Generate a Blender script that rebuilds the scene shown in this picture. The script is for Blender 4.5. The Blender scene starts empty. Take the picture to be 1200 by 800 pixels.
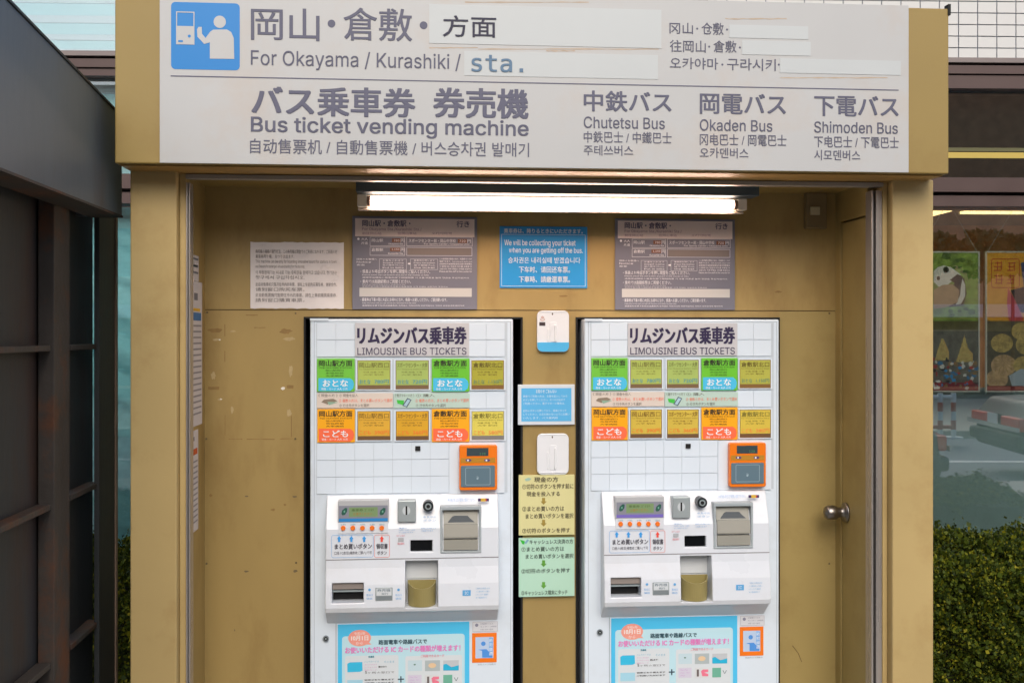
import bpy, bmesh, math, random, os
from mathutils import Vector, Matrix
random.seed(7)
SC = bpy.context.scene
COL = SC.collection

# ------------------------------------------------------------------ camera, sky, sun, exposure
F, CX, HY = 1250.0, 600.0, 392.0
TH = math.atan(0.083)
CAM = Vector((0, -3.5, 1.6))
FWD = Vector((math.sin(TH), math.cos(TH), 0)); RGT = Vector((math.cos(TH), -math.sin(TH), 0))
cd = bpy.data.cameras.new('camera'); cam = bpy.data.objects.new('camera', cd); COL.objects.link(cam)
cam.location = CAM; cam.rotation_euler = (math.pi/2, 0, -TH)
cd.sensor_width = 36; cd.lens = 36*F/1200; cd.shift_y = (HY-400)/1200; cd.clip_start = .05; cd.clip_end = 500
SC.camera = cam
w = bpy.data.worlds.new('World'); SC.world = w; w.use_nodes = True
nt = w.node_tree; nt.nodes.clear()
SUN_EL, SUN_AZ = math.radians(38), math.radians(180)      # azimuth clockwise from +Y
sky = nt.nodes.new('ShaderNodeTexSky'); sky.sky_type = 'NISHITA'; sky.sun_disc = False
sky.sun_elevation = SUN_EL; sky.sun_rotation = SUN_AZ; sky.dust_density = 3.0; sky.air_density = 1.0; sky.ozone_density = 1.2
bg = nt.nodes.new('ShaderNodeBackground'); bg.inputs[1].default_value = 0.15
wo = nt.nodes.new('ShaderNodeOutputWorld')
nt.links.new(sky.outputs[0], bg.inputs[0]); nt.links.new(bg.outputs[0], wo.inputs[0])
sl = bpy.data.lights.new('sun', 'SUN'); sl.energy = 0.75; sl.angle = math.radians(40); sl.color = (1, .965, .91)
so = bpy.data.objects.new('sun', sl); COL.objects.link(so)
sd = Vector((math.sin(SUN_AZ)*math.cos(SUN_EL), math.cos(SUN_AZ)*math.cos(SUN_EL), math.sin(SUN_EL)))
so.rotation_euler = sd.to_track_quat('Z', 'Y').to_euler(); so.location = (0, -6, 12)
SC.view_settings.view_transform = 'Standard'; SC.view_settings.look = 'None'
SC.view_settings.exposure = 0.45; SC.view_settings.gamma = 1.0; SC.view_settings.use_curve_mapping = False

# ------------------------------------------------------------------ frames (true planes of the place)
class Frame:
    def __init__(s, O, U, V=(0, 0, 1)):
        s.O = Vector(O); s.U = Vector(U).normalized(); s.V = Vector(V).normalized(); s.N = s.U.cross(s.V)
    def w(s, u, v, n=0): return s.O + s.U*u + s.V*v + s.N*n
    def off(s, n): return Frame(s.O + s.N*n, s.U, s.V)
    def px(s, x, y):                                   # where the line of sight through a photo point meets this plane
        d = FWD + RGT*((x-CX)/F) + Vector((0, 0, (HY-y)/F))
        t = (s.O-CAM).dot(s.N)/d.dot(s.N); p = CAM + d*t - s.O
        return p.dot(s.U), p.dot(s.V)
    def r(s, x0, y0, x1, y1):                          # measured rectangle -> u0, u1, v0, v1
        ym = (y0+y1)/2; xm = (x0+x1)/2
        return s.px(x0, ym)[0], s.px(x1, ym)[0], s.px(xm, y1)[1], s.px(xm, y0)[1]
def FY(Y): return Frame((0, Y, 0), (1, 0, 0))

# ------------------------------------------------------------------ materials
def lin(h):
    h = h.lstrip('#'); c = [int(h[i:i+2], 16)/255 for i in (0, 2, 4)]
    return tuple(x/12.92 if x <= .04045 else ((x+.055)/1.055)**2.4 for x in c)
MATS = {}
def mat(name, hexc, rough=.6, metal=0, var=0, vscale=8, bump=0, bscale=60, spec=.5, k=1, emit=None, stretch=(1, 1, 1), dirt=None, dscale=3, damt=.6, coat=0):
    if name in MATS: return MATS[name]
    m = bpy.data.materials.new(name); m.use_nodes = True; t = m.node_tree; N = t.nodes; L = t.links
    b = N['Principled BSDF']; c = tuple(min(.95, x*k) for x in lin(hexc))
    b.inputs['Base Color'].default_value = (*c, 1); b.inputs['Roughness'].default_value = rough
    b.inputs['Metallic'].default_value = metal; b.inputs['Specular IOR Level'].default_value = spec
    if coat: b.inputs['Coat Weight'].default_value = coat; b.inputs['Coat Roughness'].default_value = .15
    if var or bump or dirt:
        tc = N.new('ShaderNodeTexCoord'); mp = N.new('ShaderNodeMapping'); mp.inputs['Scale'].default_value = stretch
        L.new(tc.outputs['Object'], mp.inputs[0])
    last = None
    if var:
        n = N.new('ShaderNodeTexNoise'); n.inputs['Scale'].default_value = vscale; n.inputs['Detail'].default_value = 6
        L.new(mp.outputs[0], n.inputs[0])
        r = N.new('ShaderNodeValToRGB'); r.color_ramp.elements[0].position = .3; r.color_ramp.elements[1].position = .7
        r.color_ramp.elements[0].color = (*[x*(1-var) for x in c], 1); r.color_ramp.elements[1].color = (*[min(.95, x*(1+var)) for x in c], 1)
        L.new(n.outputs[0], r.inputs[0]); L.new(r.outputs[0], b.inputs['Base Color']); last = r.outputs[0]
        mr = N.new('ShaderNodeMapRange'); mr.inputs[3].default_value = max(.02, rough-.12); mr.inputs[4].default_value = min(1, rough+.12)
        L.new(n.outputs[0], mr.inputs[0]); L.new(mr.outputs[0], b.inputs['Roughness'])
    if dirt:
        n2 = N.new('ShaderNodeTexNoise'); n2.inputs['Scale'].default_value = dscale; n2.inputs['Detail'].default_value = 9; n2.inputs['Roughness'].default_value = .68
        L.new(mp.outputs[0], n2.inputs[0])
        r2 = N.new('ShaderNodeValToRGB'); r2.color_ramp.elements[0].position = .50; r2.color_ramp.elements[1].position = .70
        r2.color_ramp.elements[0].color = (0, 0, 0, 1); r2.color_ramp.elements[1].color = (damt, damt, damt, 1)
        L.new(n2.outputs[0], r2.inputs[0])
        mx = N.new('ShaderNodeMixRGB'); mx.inputs[1].default_value = (*c, 1); mx.inputs[2].default_value = (*lin(dirt), 1)
        L.new(r2.outputs[0], mx.inputs[0])
        if last: L.new(last, mx.inputs[1])
        L.new(mx.outputs[0], b.inputs['Base Color'])
    if bump:
        n3 = N.new('ShaderNodeTexNoise'); n3.inputs['Scale'].default_value = bscale; n3.inputs['Detail'].default_value = 4
        L.new(mp.outputs[0], n3.inputs[0]); bp = N.new('ShaderNodeBump'); bp.inputs['Strength'].default_value = bump; bp.inputs['Distance'].default_value = .01
        L.new(n3.outputs[0], bp.inputs['Height']); L.new(bp.outputs[0], b.inputs['Normal'])
    if emit:
        b.inputs['Emission Color'].default_value = (*lin(emit[0]), 1); b.inputs['Emission Strength'].default_value = emit[1]
    MATS[name] = m; return m
def ink(h, rough=.55): return mat('ink_'+h.lstrip('#'), h, rough)
def glassmat(name, tint, mirror, rough=.0):
    m = bpy.data.materials.new(name); m.use_nodes = True; t = m.node_tree; N = t.nodes; L = t.links; N.clear()
    o = N.new('ShaderNodeOutputMaterial'); mx = N.new('ShaderNodeMixShader'); tr = N.new('ShaderNodeBsdfTransparent'); gl = N.new('ShaderNodeBsdfGlossy')
    tr.inputs[0].default_value = (*tint, 1); gl.inputs['Roughness'].default_value = rough; gl.inputs[0].default_value = (.95, .97, 1, 1)
    fr = N.new('ShaderNodeFresnel'); fr.inputs[0].default_value = 1.5; ad = N.new('ShaderNodeMath'); ad.operation = 'ADD'; ad.inputs[1].default_value = mirror; ad.use_clamp = True
    L.new(fr.outputs[0], ad.inputs[0]); L.new(ad.outputs[0], mx.inputs[0]); L.new(tr.outputs[0], mx.inputs[1]); L.new(gl.outputs[0], mx.inputs[2]); L.new(mx.outputs[0], o.inputs[0])
    return m

OCHRE = mat('ochre_paint', '#BAA26C', .5, var=.08, vscale=2.2, dirt='#94713A', dscale=3.2, damt=.4, bump=.05, bscale=25)
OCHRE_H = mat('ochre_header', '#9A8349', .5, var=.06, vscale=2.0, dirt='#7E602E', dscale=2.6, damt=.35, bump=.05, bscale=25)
OCHRE_IN = mat('ochre_paint_worn', '#A48C56', .4, var=.12, vscale=3.5, dirt='#7E6030', dscale=5, damt=.5, bump=.06, bscale=20, stretch=(1, 1, .4))
OCHRE_R = mat('ochre_paint_olive', '#A08C56', .45, var=.06, vscale=3, dirt='#7A6232', dscale=4, damt=.4)
ALU = mat('brushed_aluminium', '#B6AFA8', .28, metal=.6, var=.06, vscale=30, stretch=(1, 1, .05))
ALU_D = mat('dark_gap', '#141310', .7)
SIGNW = mat('sign_white', '#BCBDBB', .38, var=.025, vscale=3, dirt='#BFA78E', dscale=3.2, damt=.3)
TAPE = mat('tape_white', '#C1C6C5', .4, var=.02, vscale=6)
WHITE = mat('machine_white', '#DCE8F2', .33, var=.015, vscale=5, dirt='#B4B4B0', dscale=4, damt=.25)
PANELW = mat('machine_cream_white', '#DCE2E9', .3, var=.015, vscale=5, dirt='#B9B2A8', dscale=5, damt=.22)
BLACK = mat('black_recess', '#0A0B0C', .7)
GREY = mat('plastic_grey', '#8E9A9C', .4)
BEIGE = mat('plastic_beige', '#9A998F', .45, var=.03)
STEEL = mat('grey_steel', '#636C71', .45, metal=.25, var=.12, vscale=2.5, dirt='#5A3A22', dscale=2.2, damt=.55, bump=.08, bscale=30, stretch=(1, 1, .35))
STEEL_D = mat('dark_steel', '#35393B', .5, metal=.2, var=.15, vscale=3, dirt='#4A2E1B', dscale=2.6, damt=.7, bump=.08, bscale=40, stretch=(1, 1, .3))
RUST = mat('rusty_steel', '#403A34', .7, var=.2, vscale=8, dirt='#6A3C1C', dscale=6, damt=.8, bump=.15, bscale=60)
BROWN = mat('brown_aluminium', '#54433F', .4, metal=.2, var=.05, vscale=6)
BROWN_L = mat('brown_aluminium_light', '#7E7471', .4, metal=.3, var=.05)

# ------------------------------------------------------------------ text cache
def lfont(fn):
    try: return bpy.data.fonts.load(os.path.join(bpy.utils.system_resource('DATAFILES'), 'fonts', fn))
    except Exception: return None
FONTS = {'j': None, 's': lfont('Inter.woff2'), 'm': lfont('DejaVuSansMono.woff2')}   # fonts that ship inside Blender
TC = {}; _FO = {}
for _k, _f in FONTS.items():
    _c = bpy.data.curves.new('glyphs', 'FONT'); _FO[_k] = bpy.data.objects.new('glyphs', _c)
    if _f: _c.font = _f
def raw(s, font, res):
    o = _FO[font]; o.data.resolution_u = res; o.data.body = s; m = bpy.data.meshes.new_from_object(o)
    V = [(v.co.x, v.co.y) for v in m.vertices]; P = [tuple(p.vertices) for p in m.polygons]; bpy.data.meshes.remove(m); return V, P
def xmax(s, font): return max(v[0] for v in raw(s, font, 1)[0])
def sans(s, res):                                     # the k and K of this face do not fill cleanly: draw them
    V = []; P = []; start = 0
    l1 = xmax('l', 's')
    for i, ch in enumerate(s+'\0'):
        if ch not in 'kK\0': continue
        if i > start:
            x0 = xmax(s[:start]+'l', 's')-l1 if start else 0; v, p = raw(s[start:i], 's', res)
            if v: b = len(V); V += [(x+x0, y) for x, y in v]; P += [tuple(b+q for q in f) for f in p]
        if ch != '\0':
            x0 = xmax(s[:i]+'l', 's')-l1 if i else 0; r = xmax(ch, 's')
            if ch == 'k': qs = ([(.053, 0), (.114, 0), (.114, .509), (.053, .509)], [(.114, .128), (.36, .379), (.284, .379), (.114, .206)], [(.150, .182), (r-.073, 0), (r, 0), (.193, .231)])
            else: qs = ([(.06, 0), (.125, 0), (.125, .509), (.06, .509)], [(.125, .150), (.448, .509), (.364, .509), (.125, .238)], [(.183, .236), (r-.08, 0), (r, 0), (.232, .290)])
            for q in qs:
                b = len(V); V += [(x+x0, y) for x, y in q]; P.append((b, b+1, b+2, b+3))
        start = i+1
    return V, P
def glyphs(s, font='s', res=2):
    key = (s, font, res)
    if key in TC: return TC[key]
    if any(ord(c) > 0x2000 for c in s): font = 'j'
    V, P = sans(s, res) if font == 's' and ('k' in s or 'K' in s) else raw(s, font, res)
    if not V: V = [(0, 0), (1, 0), (1, 1)]; P = []
    par = list(range(len(V)))
    def fd(a):
        while par[a] != a: par[a] = par[par[a]]; a = par[a]
        return a
    for p in P:
        a = fd(p[0])
        for q in p[1:]: par[fd(q)] = a
    ids = {}; lay = [ids.setdefault(fd(i), len(ids)) % 5 for i in range(len(V))]
    if font == 's':                                # strokes of this face overlap: give every facet its own hair-thin layer
        V2 = []; P2 = []; lay = []
        for j, p in enumerate(P): k = len(V2); V2 += [V[i] for i in p]; P2.append(tuple(range(k, k+len(p)))); lay += [j % 6]*len(p)
        if P: V, P = V2, P2
    x0 = min(v[0] for v in V); x1 = max(v[0] for v in V); y0 = min(v[1] for v in V); y1 = max(v[1] for v in V)
    V = [((x-x0)/max(1e-6, x1-x0), (y-y0)/max(1e-6, y1-y0)) for x, y in V]
    TC[key] = (V, P, lay, (x1-x0)/max(1e-6, y1-y0)); return TC[key]

# ------------------------------------------------------------------ mesh builder
class MB:
    def __init__(s): s.v = []; s.f = []; s.mi = []; s.mats = []; s.cur = 0; s.smooth = []
    def m(s, mt):
        if mt not in s.mats: s.mats.append(mt)
        s.cur = s.mats.index(mt); return s
    def add(s, vs, fs, smooth=False):
        b = len(s.v); s.v += [Vector(x) for x in vs]
        for f in fs: s.f.append([b+i for i in f]); s.mi.append(s.cur); s.smooth.append(smooth)
    def box(s, fr, u0, u1, v0, v1, n0, n1):
        p = [fr.w(u, v, n) for n in (n0, n1) for v in (v0, v1) for u in (u0, u1)]
        s.add(p, [(0, 2, 3, 1), (4, 5, 7, 6), (0, 1, 5, 4), (2, 6, 7, 3), (0, 4, 6, 2), (1, 3, 7, 5)]); return s
    def pbox(s, fr, x0, y0, x1, y1, n0, n1):           # box from a rectangle measured on the frame's plane
        return s.box(fr, *fr.r(x0, y0, x1, y1), n0, n1)
    def prism(s, fr, pts, n0, n1):
        k = len(pts); p = [fr.w(u, v, n0) for u, v in pts] + [fr.w(u, v, n1) for u, v in pts]
        s.add(p, [tuple(range(k-1, -1, -1)), tuple(range(k, 2*k))] + [(i, (i+1) % k, k+(i+1) % k, k+i) for i in range(k)]); return s
    def profile(s, fr, pts, u0, u1):                   # pts: (n, v) outline swept along u
        k = len(pts); p = [fr.w(u0, v, n) for n, v in pts] + [fr.w(u1, v, n) for n, v in pts]
        s.add(p, [tuple(range(k)), tuple(range(2*k-1, k-1, -1))] + [(i, k+i, k+(i+1) % k, (i+1) % k) for i in range(k)]); return s
    def flat(s, fr, pts, n=0): s.add([fr.w(u, v, n) for u, v in pts], [tuple(range(len(pts)))]); return s
    def frect(s, fr, x0, y0, x1, y1, n=0):
        u0, u1, v0, v1 = fr.r(x0, y0, x1, y1); return s.flat(fr, [(u0, v0), (u1, v0), (u1, v1), (u0, v1)], n)
    def fpoly(s, fr, pts, n=0): return s.flat(fr, [fr.px(*p) for p in pts], n)
    def frame(s, fr, x0, y0, x1, y1, t, n=0, r=0):      # outline, t in metres
        u0, u1, v0, v1 = fr.r(x0, y0, x1, y1); a = rr(u0, u1, v0, v1, r); b = rr(u0+t, u1-t, v0+t, v1-t, max(0, r-t) if r else 0)
        k = len(a); s.add([fr.w(*q, n) for q in a]+[fr.w(*q, n) for q in b], [(i, (i+1) % k, k+(i+1) % k, k+i) for i in range(k)]); return s
    def disc(s, fr, x, y, rx, ry=None, n=0, seg=20):
        ry = ry or rx; c = fr.px(x, y); sx = abs(fr.px(x+rx, y)[0]-c[0]); sy = abs(fr.px(x, y+ry)[1]-c[1])
        return s.flat(fr, [(c[0]+sx*math.cos(a*2*math.pi/seg), c[1]+sy*math.sin(a*2*math.pi/seg)) for a in range(seg)], n)
    def cyl(s, p0, p1, r0, r1=None, seg=16, cap=True, smooth=True):
        r1 = r0 if r1 is None else r1; p0 = Vector(p0); p1 = Vector(p1); d = (p1-p0).normalized()
        a = d.orthogonal().normalized(); b = d.cross(a)
        ring = lambda c, r: [c + a*r*math.cos(t*2*math.pi/seg) + b*r*math.sin(t*2*math.pi/seg) for t in range(seg)]
        s.add(ring(p0, r0)+ring(p1, r1), [(i, (i+1) % seg, seg+(i+1) % seg, seg+i) for i in range(seg)], smooth)
        if cap:
            s.add(ring(p0, r0), [tuple(range(seg-1, -1, -1))]); s.add(ring(p1, r1), [tuple(range(seg))])
        return s
    def lathe(s, c, ax, prof, seg=24):                  # prof: (distance along ax, radius)
        ax = Vector(ax).normalized(); a = ax.orthogonal().normalized(); b = ax.cross(a); c = Vector(c); vs = []; fs = []
        for d, r in prof: vs += [c + ax*d + (a*math.cos(t*2*math.pi/seg)+b*math.sin(t*2*math.pi/seg))*max(r, 1e-5) for t in range(seg)]
        for j in range(len(prof)-1): fs += [(j*seg+i, j*seg+(i+1) % seg, (j+1)*seg+(i+1) % seg, (j+1)*seg+i) for i in range(seg)]
        s.add(vs, fs, True); return s
    def text(s, fr, txt, x0, y0, x1, y1, n=0, bold=0, font='s', res=2):
        """lettering whose inked box is the measured rectangle; bold in metres"""
        u0, u1, v0, v1 = fr.r(x0, y0, x1, y1)
        return s.textm(fr, txt, u0, u1, v0, v1, n, bold, font, res)
    def textm(s, fr, txt, u0, u1, v0, v1, n=0, bold=0, font='s', res=2):
        V, P, lay, asp = glyphs(txt, font, res)
        offs = [(0, 0)] if not bold else [(-bold, -bold*.6), (bold, -bold*.6), (-bold, bold*.6), (bold, bold*.6), (0, 0)]
        u0 += bold; u1 -= bold; v0 += bold*.6; v1 -= bold*.6
        for j, (a, b) in enumerate(offs):
            s.add([fr.w(u0+(u1-u0)*x+a, v0+(v1-v0)*y+b, n+.00004*(lay[i]+5*j)) for i, (x, y) in enumerate(V)], P)
        return s
    def lines(s, fr, rows, x0, y0, x1, y1, n=0, fill=.72, bold=0, res=1, font='s'):
        """several rows of small print; each row is 'text' or ('text', share of the width)"""
        u0, u1, v0, v1 = fr.r(x0, y0, x1, y1); h = (v1-v0)/len(rows)
        for i, rw in enumerate(rows):
            if not rw: continue
            t, share = rw if isinstance(rw, tuple) else (rw, 1)
            top = v1-i*h; s.textm(fr, t, u0, u0+(u1-u0)*share, top-h*(.5+fill/2), top-h*(.5-fill/2), n, bold, font, res)
        return s
    def build(s, name, mt=None, parent=None, origin=None, bevel=0, seg=2, subs=0):
        root = parent
        while root is not None and root.parent is not None: root = root.parent
        if root is not None: org = root.location
        elif origin is not None: org = Vector(origin)
        else:
            xs = [v.x for v in s.v]; ys = [v.y for v in s.v]; zs = [v.z for v in s.v]
            org = Vector(((min(xs)+max(xs))/2, (min(ys)+max(ys))/2, min(zs)))
        me = bpy.data.meshes.new(name); me.from_pydata([v-org for v in s.v], [], s.f)
        if mt is not None: me.materials.append(mt)
        else:
            for q in s.mats: me.materials.append(q)
            me.polygons.foreach_set('material_index', s.mi)
        me.polygons.foreach_set('use_smooth', s.smooth); me.update()
        o = bpy.data.objects.new(name, me); COL.objects.link(o)
        if parent is not None: o.parent = parent
        else: o.location = org
        if bevel:
            b = o.modifiers.new('bevel', 'BEVEL'); b.width = bevel; b.segments = seg; b.limit_method = 'ANGLE'; b.angle_limit = math.radians(40)
        return o
def rr(u0, u1, v0, v1, r, seg=4):
    if r <= 0: return [(u0, v0), (u1, v0), (u1, v1), (u0, v1)]
    out = []
    for cx, cy, a0 in ((u0+r, v0+r, 180), (u1-r, v0+r, 270), (u1-r, v1-r, 0), (u0+r, v1-r, 90)):
        for k in range(seg+1):
            a = math.radians(a0+90*k/seg); out.append((cx+r*math.cos(a), cy+r*math.sin(a)))
    return out
def tag(o, label=None, cat=None, group=None, kind=None):
    if label: o['label'] = label
    if cat: o['category'] = cat
    if group: o['group'] = group
    if kind: o['kind'] = kind
    return o
def empty(name, loc, label, cat, group=None):
    o = bpy.data.objects.new(name, None); o.empty_display_size = .1; o.location = loc; COL.objects.link(o); return tag(o, label, cat, group)
def copy_tree(o, parent=None):
    c = o.copy(); COL.objects.link(c)
    if parent is not None: c.parent = parent
    for ch in list(o.children): copy_tree(ch, c)
    return c
def piece(name, me, parent, loc, rotz=0):
    o = bpy.data.objects.new(name, me); COL.objects.link(o); o.parent = parent; o.location = Vector(loc)-parent.location; o.rotation_euler = (0, 0, rotz); return o
def carve(o, cutter):
    """cut real openings"""
    c = cutter.build('cutter', None, origin=o.parent.location if o.parent else o.location)
    md = o.modifiers.new('cut', 'BOOLEAN'); md.object = c; md.solver = 'EXACT'; md.operation = 'DIFFERENCE'
    if len(o.modifiers) > 1: o.modifiers.move(len(o.modifiers)-1, 0)
    bpy.context.view_layer.update(); dg = bpy.context.evaluated_depsgraph_get()
    me = bpy.data.meshes.new_from_object(o.evaluated_get(dg)); o.modifiers.clear(); o.data = me
    bpy.data.objects.remove(c)

# ================================================================== measured planes
BW = FY(0)                       # back wall of the booth
YF = -.26                        # front edge of the inner side walls
PF = FY(-.34)                    # face of the posts
HF = FY(-.46)                    # face of the header
XL = BW.px(240, 400)[0]; XR = BW.px(979, 400)[0]
LW = Frame((XL, 0, 0), (0, 1, 0)); RW = Frame((XR, 0, 0), (0, -1, 0))
BETA = TH - math.atan(.03)
g0 = CAM + FWD*4.9 + RGT*4.9*.44
GB = Frame((g0.x, g0.y, 0), (math.cos(-BETA), math.sin(-BETA), 0))     # glass plane of the building behind
def mirror(px, py, z=0):         # what shows at a photo point in the shop glass, at height z: its true place in the street
    d = FWD + RGT*((px-CX)/F) + Vector((0, 0, (HY-py)/F)); t = (z-CAM.z)/d.z; p = CAM + d*t
    return p - GB.N*2*((p-GB.O).dot(GB.N))
def mirror_d(px, depth):         # same, by distance behind the glass picture
    p = CAM + (FWD + RGT*((px-CX)/F))*depth
    q = p - GB.N*2*((p-GB.O).dot(GB.N)); return Vector((q.x, q.y, 0))

# ================================================================== setting: ground, road
G = Frame((0, 0, 0), (1, 0, 0), (0, 1, 0))
mb = MB(); mb.box(G, -150, 150, -150, 150, -.3, -.15)
mb.build('ground', mat('ground_grey', '#6F6C66', .9, var=.1, vscale=.3)); bpy.data.objects['ground']['kind'] = 'structure'
mb = MB(); mb.box(G, -60, 60, -5.6, 30, -.15, 0)
tag(mb.build('pavement', mat('paving_grey', '#9A958C', .85, var=.08, vscale=1.2, bump=.2, bscale=20)), kind='structure')
ky = mirror(1130, 505).y
mb = MB(); mb.box(G, -60, 60, ky, -5.6, -.15, -.12)
tag(mb.build('road', mat('asphalt', '#74777A', .9, var=.12, vscale=.8, bump=.3, bscale=40)), kind='structure')
mb = MB(); mb.box(G, -60, 60, ky-9, ky-.001, -.15, 0)
tag(mb.build('far_pavement', mat('paving_tan', '#A89F8C', .85, var=.1, vscale=1.5)), kind='structure')
q = mirror(1130, 531)
mb = MB()
for i in range(-4, 6): mb.box(G, q.x-2.6+i*6.5, q.x+1.9+i*6.5, q.y-.09, q.y+.09, -.119, -.114)
tag(mb.build('road_marking', mat('road_paint', '#D5D5CF', .7, var=.05)), kind='structure')

# ================================================================== ticket booth (structure that holds the machines)
booth = empty('ticket_booth', (0, 0, 0), 'ochre painted metal booth with recessed front framing two ticket machines', 'booth')
MFY = -.07; MF = FY(MFY)         # machine fronts
zt = 2.30; zb = 0.0
# posts
pl0 = PF.px(152.5, 400)[0]; pl1 = PF.px(207, 400)[0]; pr0 = PF.px(1046, 400)[0]; pr1 = PF.px(1094, 400)[0]
HZ = HF.px(627, 197.5)[1]        # header underside
JF = FY(-.30)
jl0 = JF.px(218.5, 400)[0]; jr1 = JF.px(1033.5, 400)[0]
o = MB().box(PF, pl0, pl1, 0, HZ, -.9, 0).build('post', OCHRE, booth, bevel=.004)
o = MB().box(PF, pr0, pr1, 0, HZ, -.9, 0).build('post', OCHRE, booth, bevel=.004)
MB().box(PF, pl1+.0005, jl0, 0, HZ, -.079, -.035).build('post_return', OCHRE, booth, bevel=.002)
MB().box(PF, jr1, pr0-.0005, 0, HZ, -.079, -.035).build('post_return', OCHRE, booth, bevel=.002)
# aluminium jambs: two fins with a dark groove
for (a, b) in ((218.7, 223.3), ):
    u0, u1 = JF.px(a, 400)[0], JF.px(b, 400)[0]
    m_ = MB(); m_.box(JF, u0, u0+(u1-u0)*.42, 0, HZ-.03, -.04, .01); m_.box(JF, u0+(u1-u0)*.58, u1, 0, HZ-.03, -.04, .006)
    m_.build('door_jamb', ALU, booth, bevel=.001)
    MB().box(JF, u0+(u1-u0)*.42, u0+(u1-u0)*.58, 0, HZ-.03, -.04, -.006).build('jamb_groove', ALU_D, booth)
u0, u1, u2, u3, u4 = [JF.px(x, 400)[0] for x in (1020.5, 1022.6, 1025.2, 1029.3, 1033.3)]
MB().box(JF, u0, u1, 0, HZ-.03, -.04, .006).build('door_jamb', ALU, booth, bevel=.001)
MB().box(JF, u1, u2, 0, HZ-.03, -.04, -.006).build('jamb_groove', ALU_D, booth)
m_ = MB(); m_.box(JF, u2, u3, 0, HZ-.03, -.04, .01); m_.box(JF, u3+.0015, u4, 0, HZ-.03, -.04, .002); m_.build('door_jamb', ALU, booth, bevel=.001)
# lintel rails
a0, a1 = jl0, jr1
zz = lambda y, fr=JF: fr.px(627, y)[1]
MB().box(JF, a0, a1, zz(214.6), zz(209.5), -.02, .012).build('lintel_rail', mat('lintel_aluminium', '#A39C92', .5, metal=.3), booth, bevel=.0015)
MB().box(JF, a0, a1, zz(209.5), zz(207.8), -.05, -.005).build('lintel_groove', ALU_D, booth)
MB().box(JF, a0, a1, zz(207.8), HZ-.002, -.05, .006).build('lintel_rail', mat('aluminium_tan', '#A08F78', .35, metal=.6), booth, bevel=.001)
# header box
hx0 = HF.px(134.5, 100)[0]; hx1 = HF.px(1112, 100)[0]; hz1 = HF.px(1065, 9)[1]
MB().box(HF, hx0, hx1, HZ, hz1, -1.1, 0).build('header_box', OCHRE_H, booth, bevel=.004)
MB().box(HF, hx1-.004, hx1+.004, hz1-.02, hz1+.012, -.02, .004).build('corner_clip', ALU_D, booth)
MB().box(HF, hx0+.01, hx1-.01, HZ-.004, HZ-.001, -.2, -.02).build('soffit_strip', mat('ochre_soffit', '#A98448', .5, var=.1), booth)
# interior: back wall built round the machine openings
zc = 2.24
mx0, mx1 = MF.px(363.5, 560)[0], MF.px(601.2, 560)[0]; mz1 = MF.px(483, 373.8)[1]
op1 = BW.px(356, 560)[0], BW.px(612.5, 560)[0]; op2 = BW.px(674.5, 560)[0], BW.px(913.5, 560)[0]
opz = BW.px(627, 371.5)[1]; sz = BW.px(300, 363)[1]
MB().box(BW, XL, XR, sz+.0015, zc, -.02, 0).build('upper_wall_panel', OCHRE_IN, booth)
MB().box(BW, XL, XR, sz-.01, sz+.0015, -.02, -.003).build('panel_joint', mat('joint_brown', '#5E4A28', .7), booth)
MB().box(BW, XL, op1[0], 0, sz-.0015, -.02, 0).build('wall_panel', OCHRE_IN, booth)
MB().box(BW, op1[0], op2[1], opz, sz-.0015, -.02, 0).build('wall_panel', OCHRE_IN, booth)
MB().box(BW, op1[1], op2[0], 0, opz, -.02, 0).build('wall_panel', OCHRE_IN, booth)
MB().box(BW, op2[1], XR, 0, sz-.0015, -.02, 0).build('wall_panel', OCHRE_R, booth)
# black lining of the openings
for k, (a, b) in enumerate((op1, op2)):
    m_ = MB(); m_.box(BW, a-.02, a, 0, opz+.02, -.9, -.021); m_.box(BW, b, b+.02, 0, opz+.02, -.9, -.021); m_.box(BW, a, b, opz, opz+.02, -.9, -.021); m_.box(BW, a, b, 0, opz, -.92, -.9)
    m_.build('opening_lining', BLACK, booth)
    e = .006; m_ = MB(); m_.box(BW, a, a+e, 0, opz-e, -.03, .004); m_.box(BW, b-e, b, 0, opz-e, -.03, .004); m_.box(BW, a, b, opz-e, opz, -.03, .004)
    m_.build('opening_trim', BLACK, booth)
# side walls, ceiling, floor
MB().box(LW, -(-YF), .02, 0, zc, -.03, 0).build('side_wall', OCHRE_IN, booth)
dtop = RW.px(1004, 257)[1]
du0 = RW.px(985.5, 500)[0]; du1 = -YF - .004
m_ = MB(); m_.box(RW, -.02, du0-.002, 0, dtop+.006, -.03, 0); m_.box(RW, -.02, -YF, dtop+.006, zc, -.03, 0)
m_.build('side_wall', OCHRE_R, booth, bevel=.001)
MB().box(RW, du0-.002, du0+.003, 0, dtop, -.03, -.012).build('door_gap', ALU_D, booth)
door = MB().box(RW, du0+.003, du1, .01, dtop, -.03, -.003).build('door', OCHRE_R, booth, bevel=.0015)
ku, kz = RW.px(990.5, 600)
kc = RW.w(ku, kz, -.003)
m_ = MB(); m_.lathe(kc, RW.N, [(0, .0001), (0, .033), (.006, .032), (.010, .022), (.013, .0165), (.030, .0175), (.036, .0225), (.048, .0245), (.064, .0235), (.070, .019), (.072, .008), (.0735, .007), (.0735, .0001)], 28)
m_.build('door_knob', mat('steel_knob', '#8F8A84', .34, metal=1), door)
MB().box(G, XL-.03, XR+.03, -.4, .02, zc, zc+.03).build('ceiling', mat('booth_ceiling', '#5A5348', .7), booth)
MB().box(G, XL-.03, XR+.03, -.45, .0, .001, .05).build('booth_floor', mat('booth_floor_grey', '#6A675F', .8, var=.1), booth)
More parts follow.
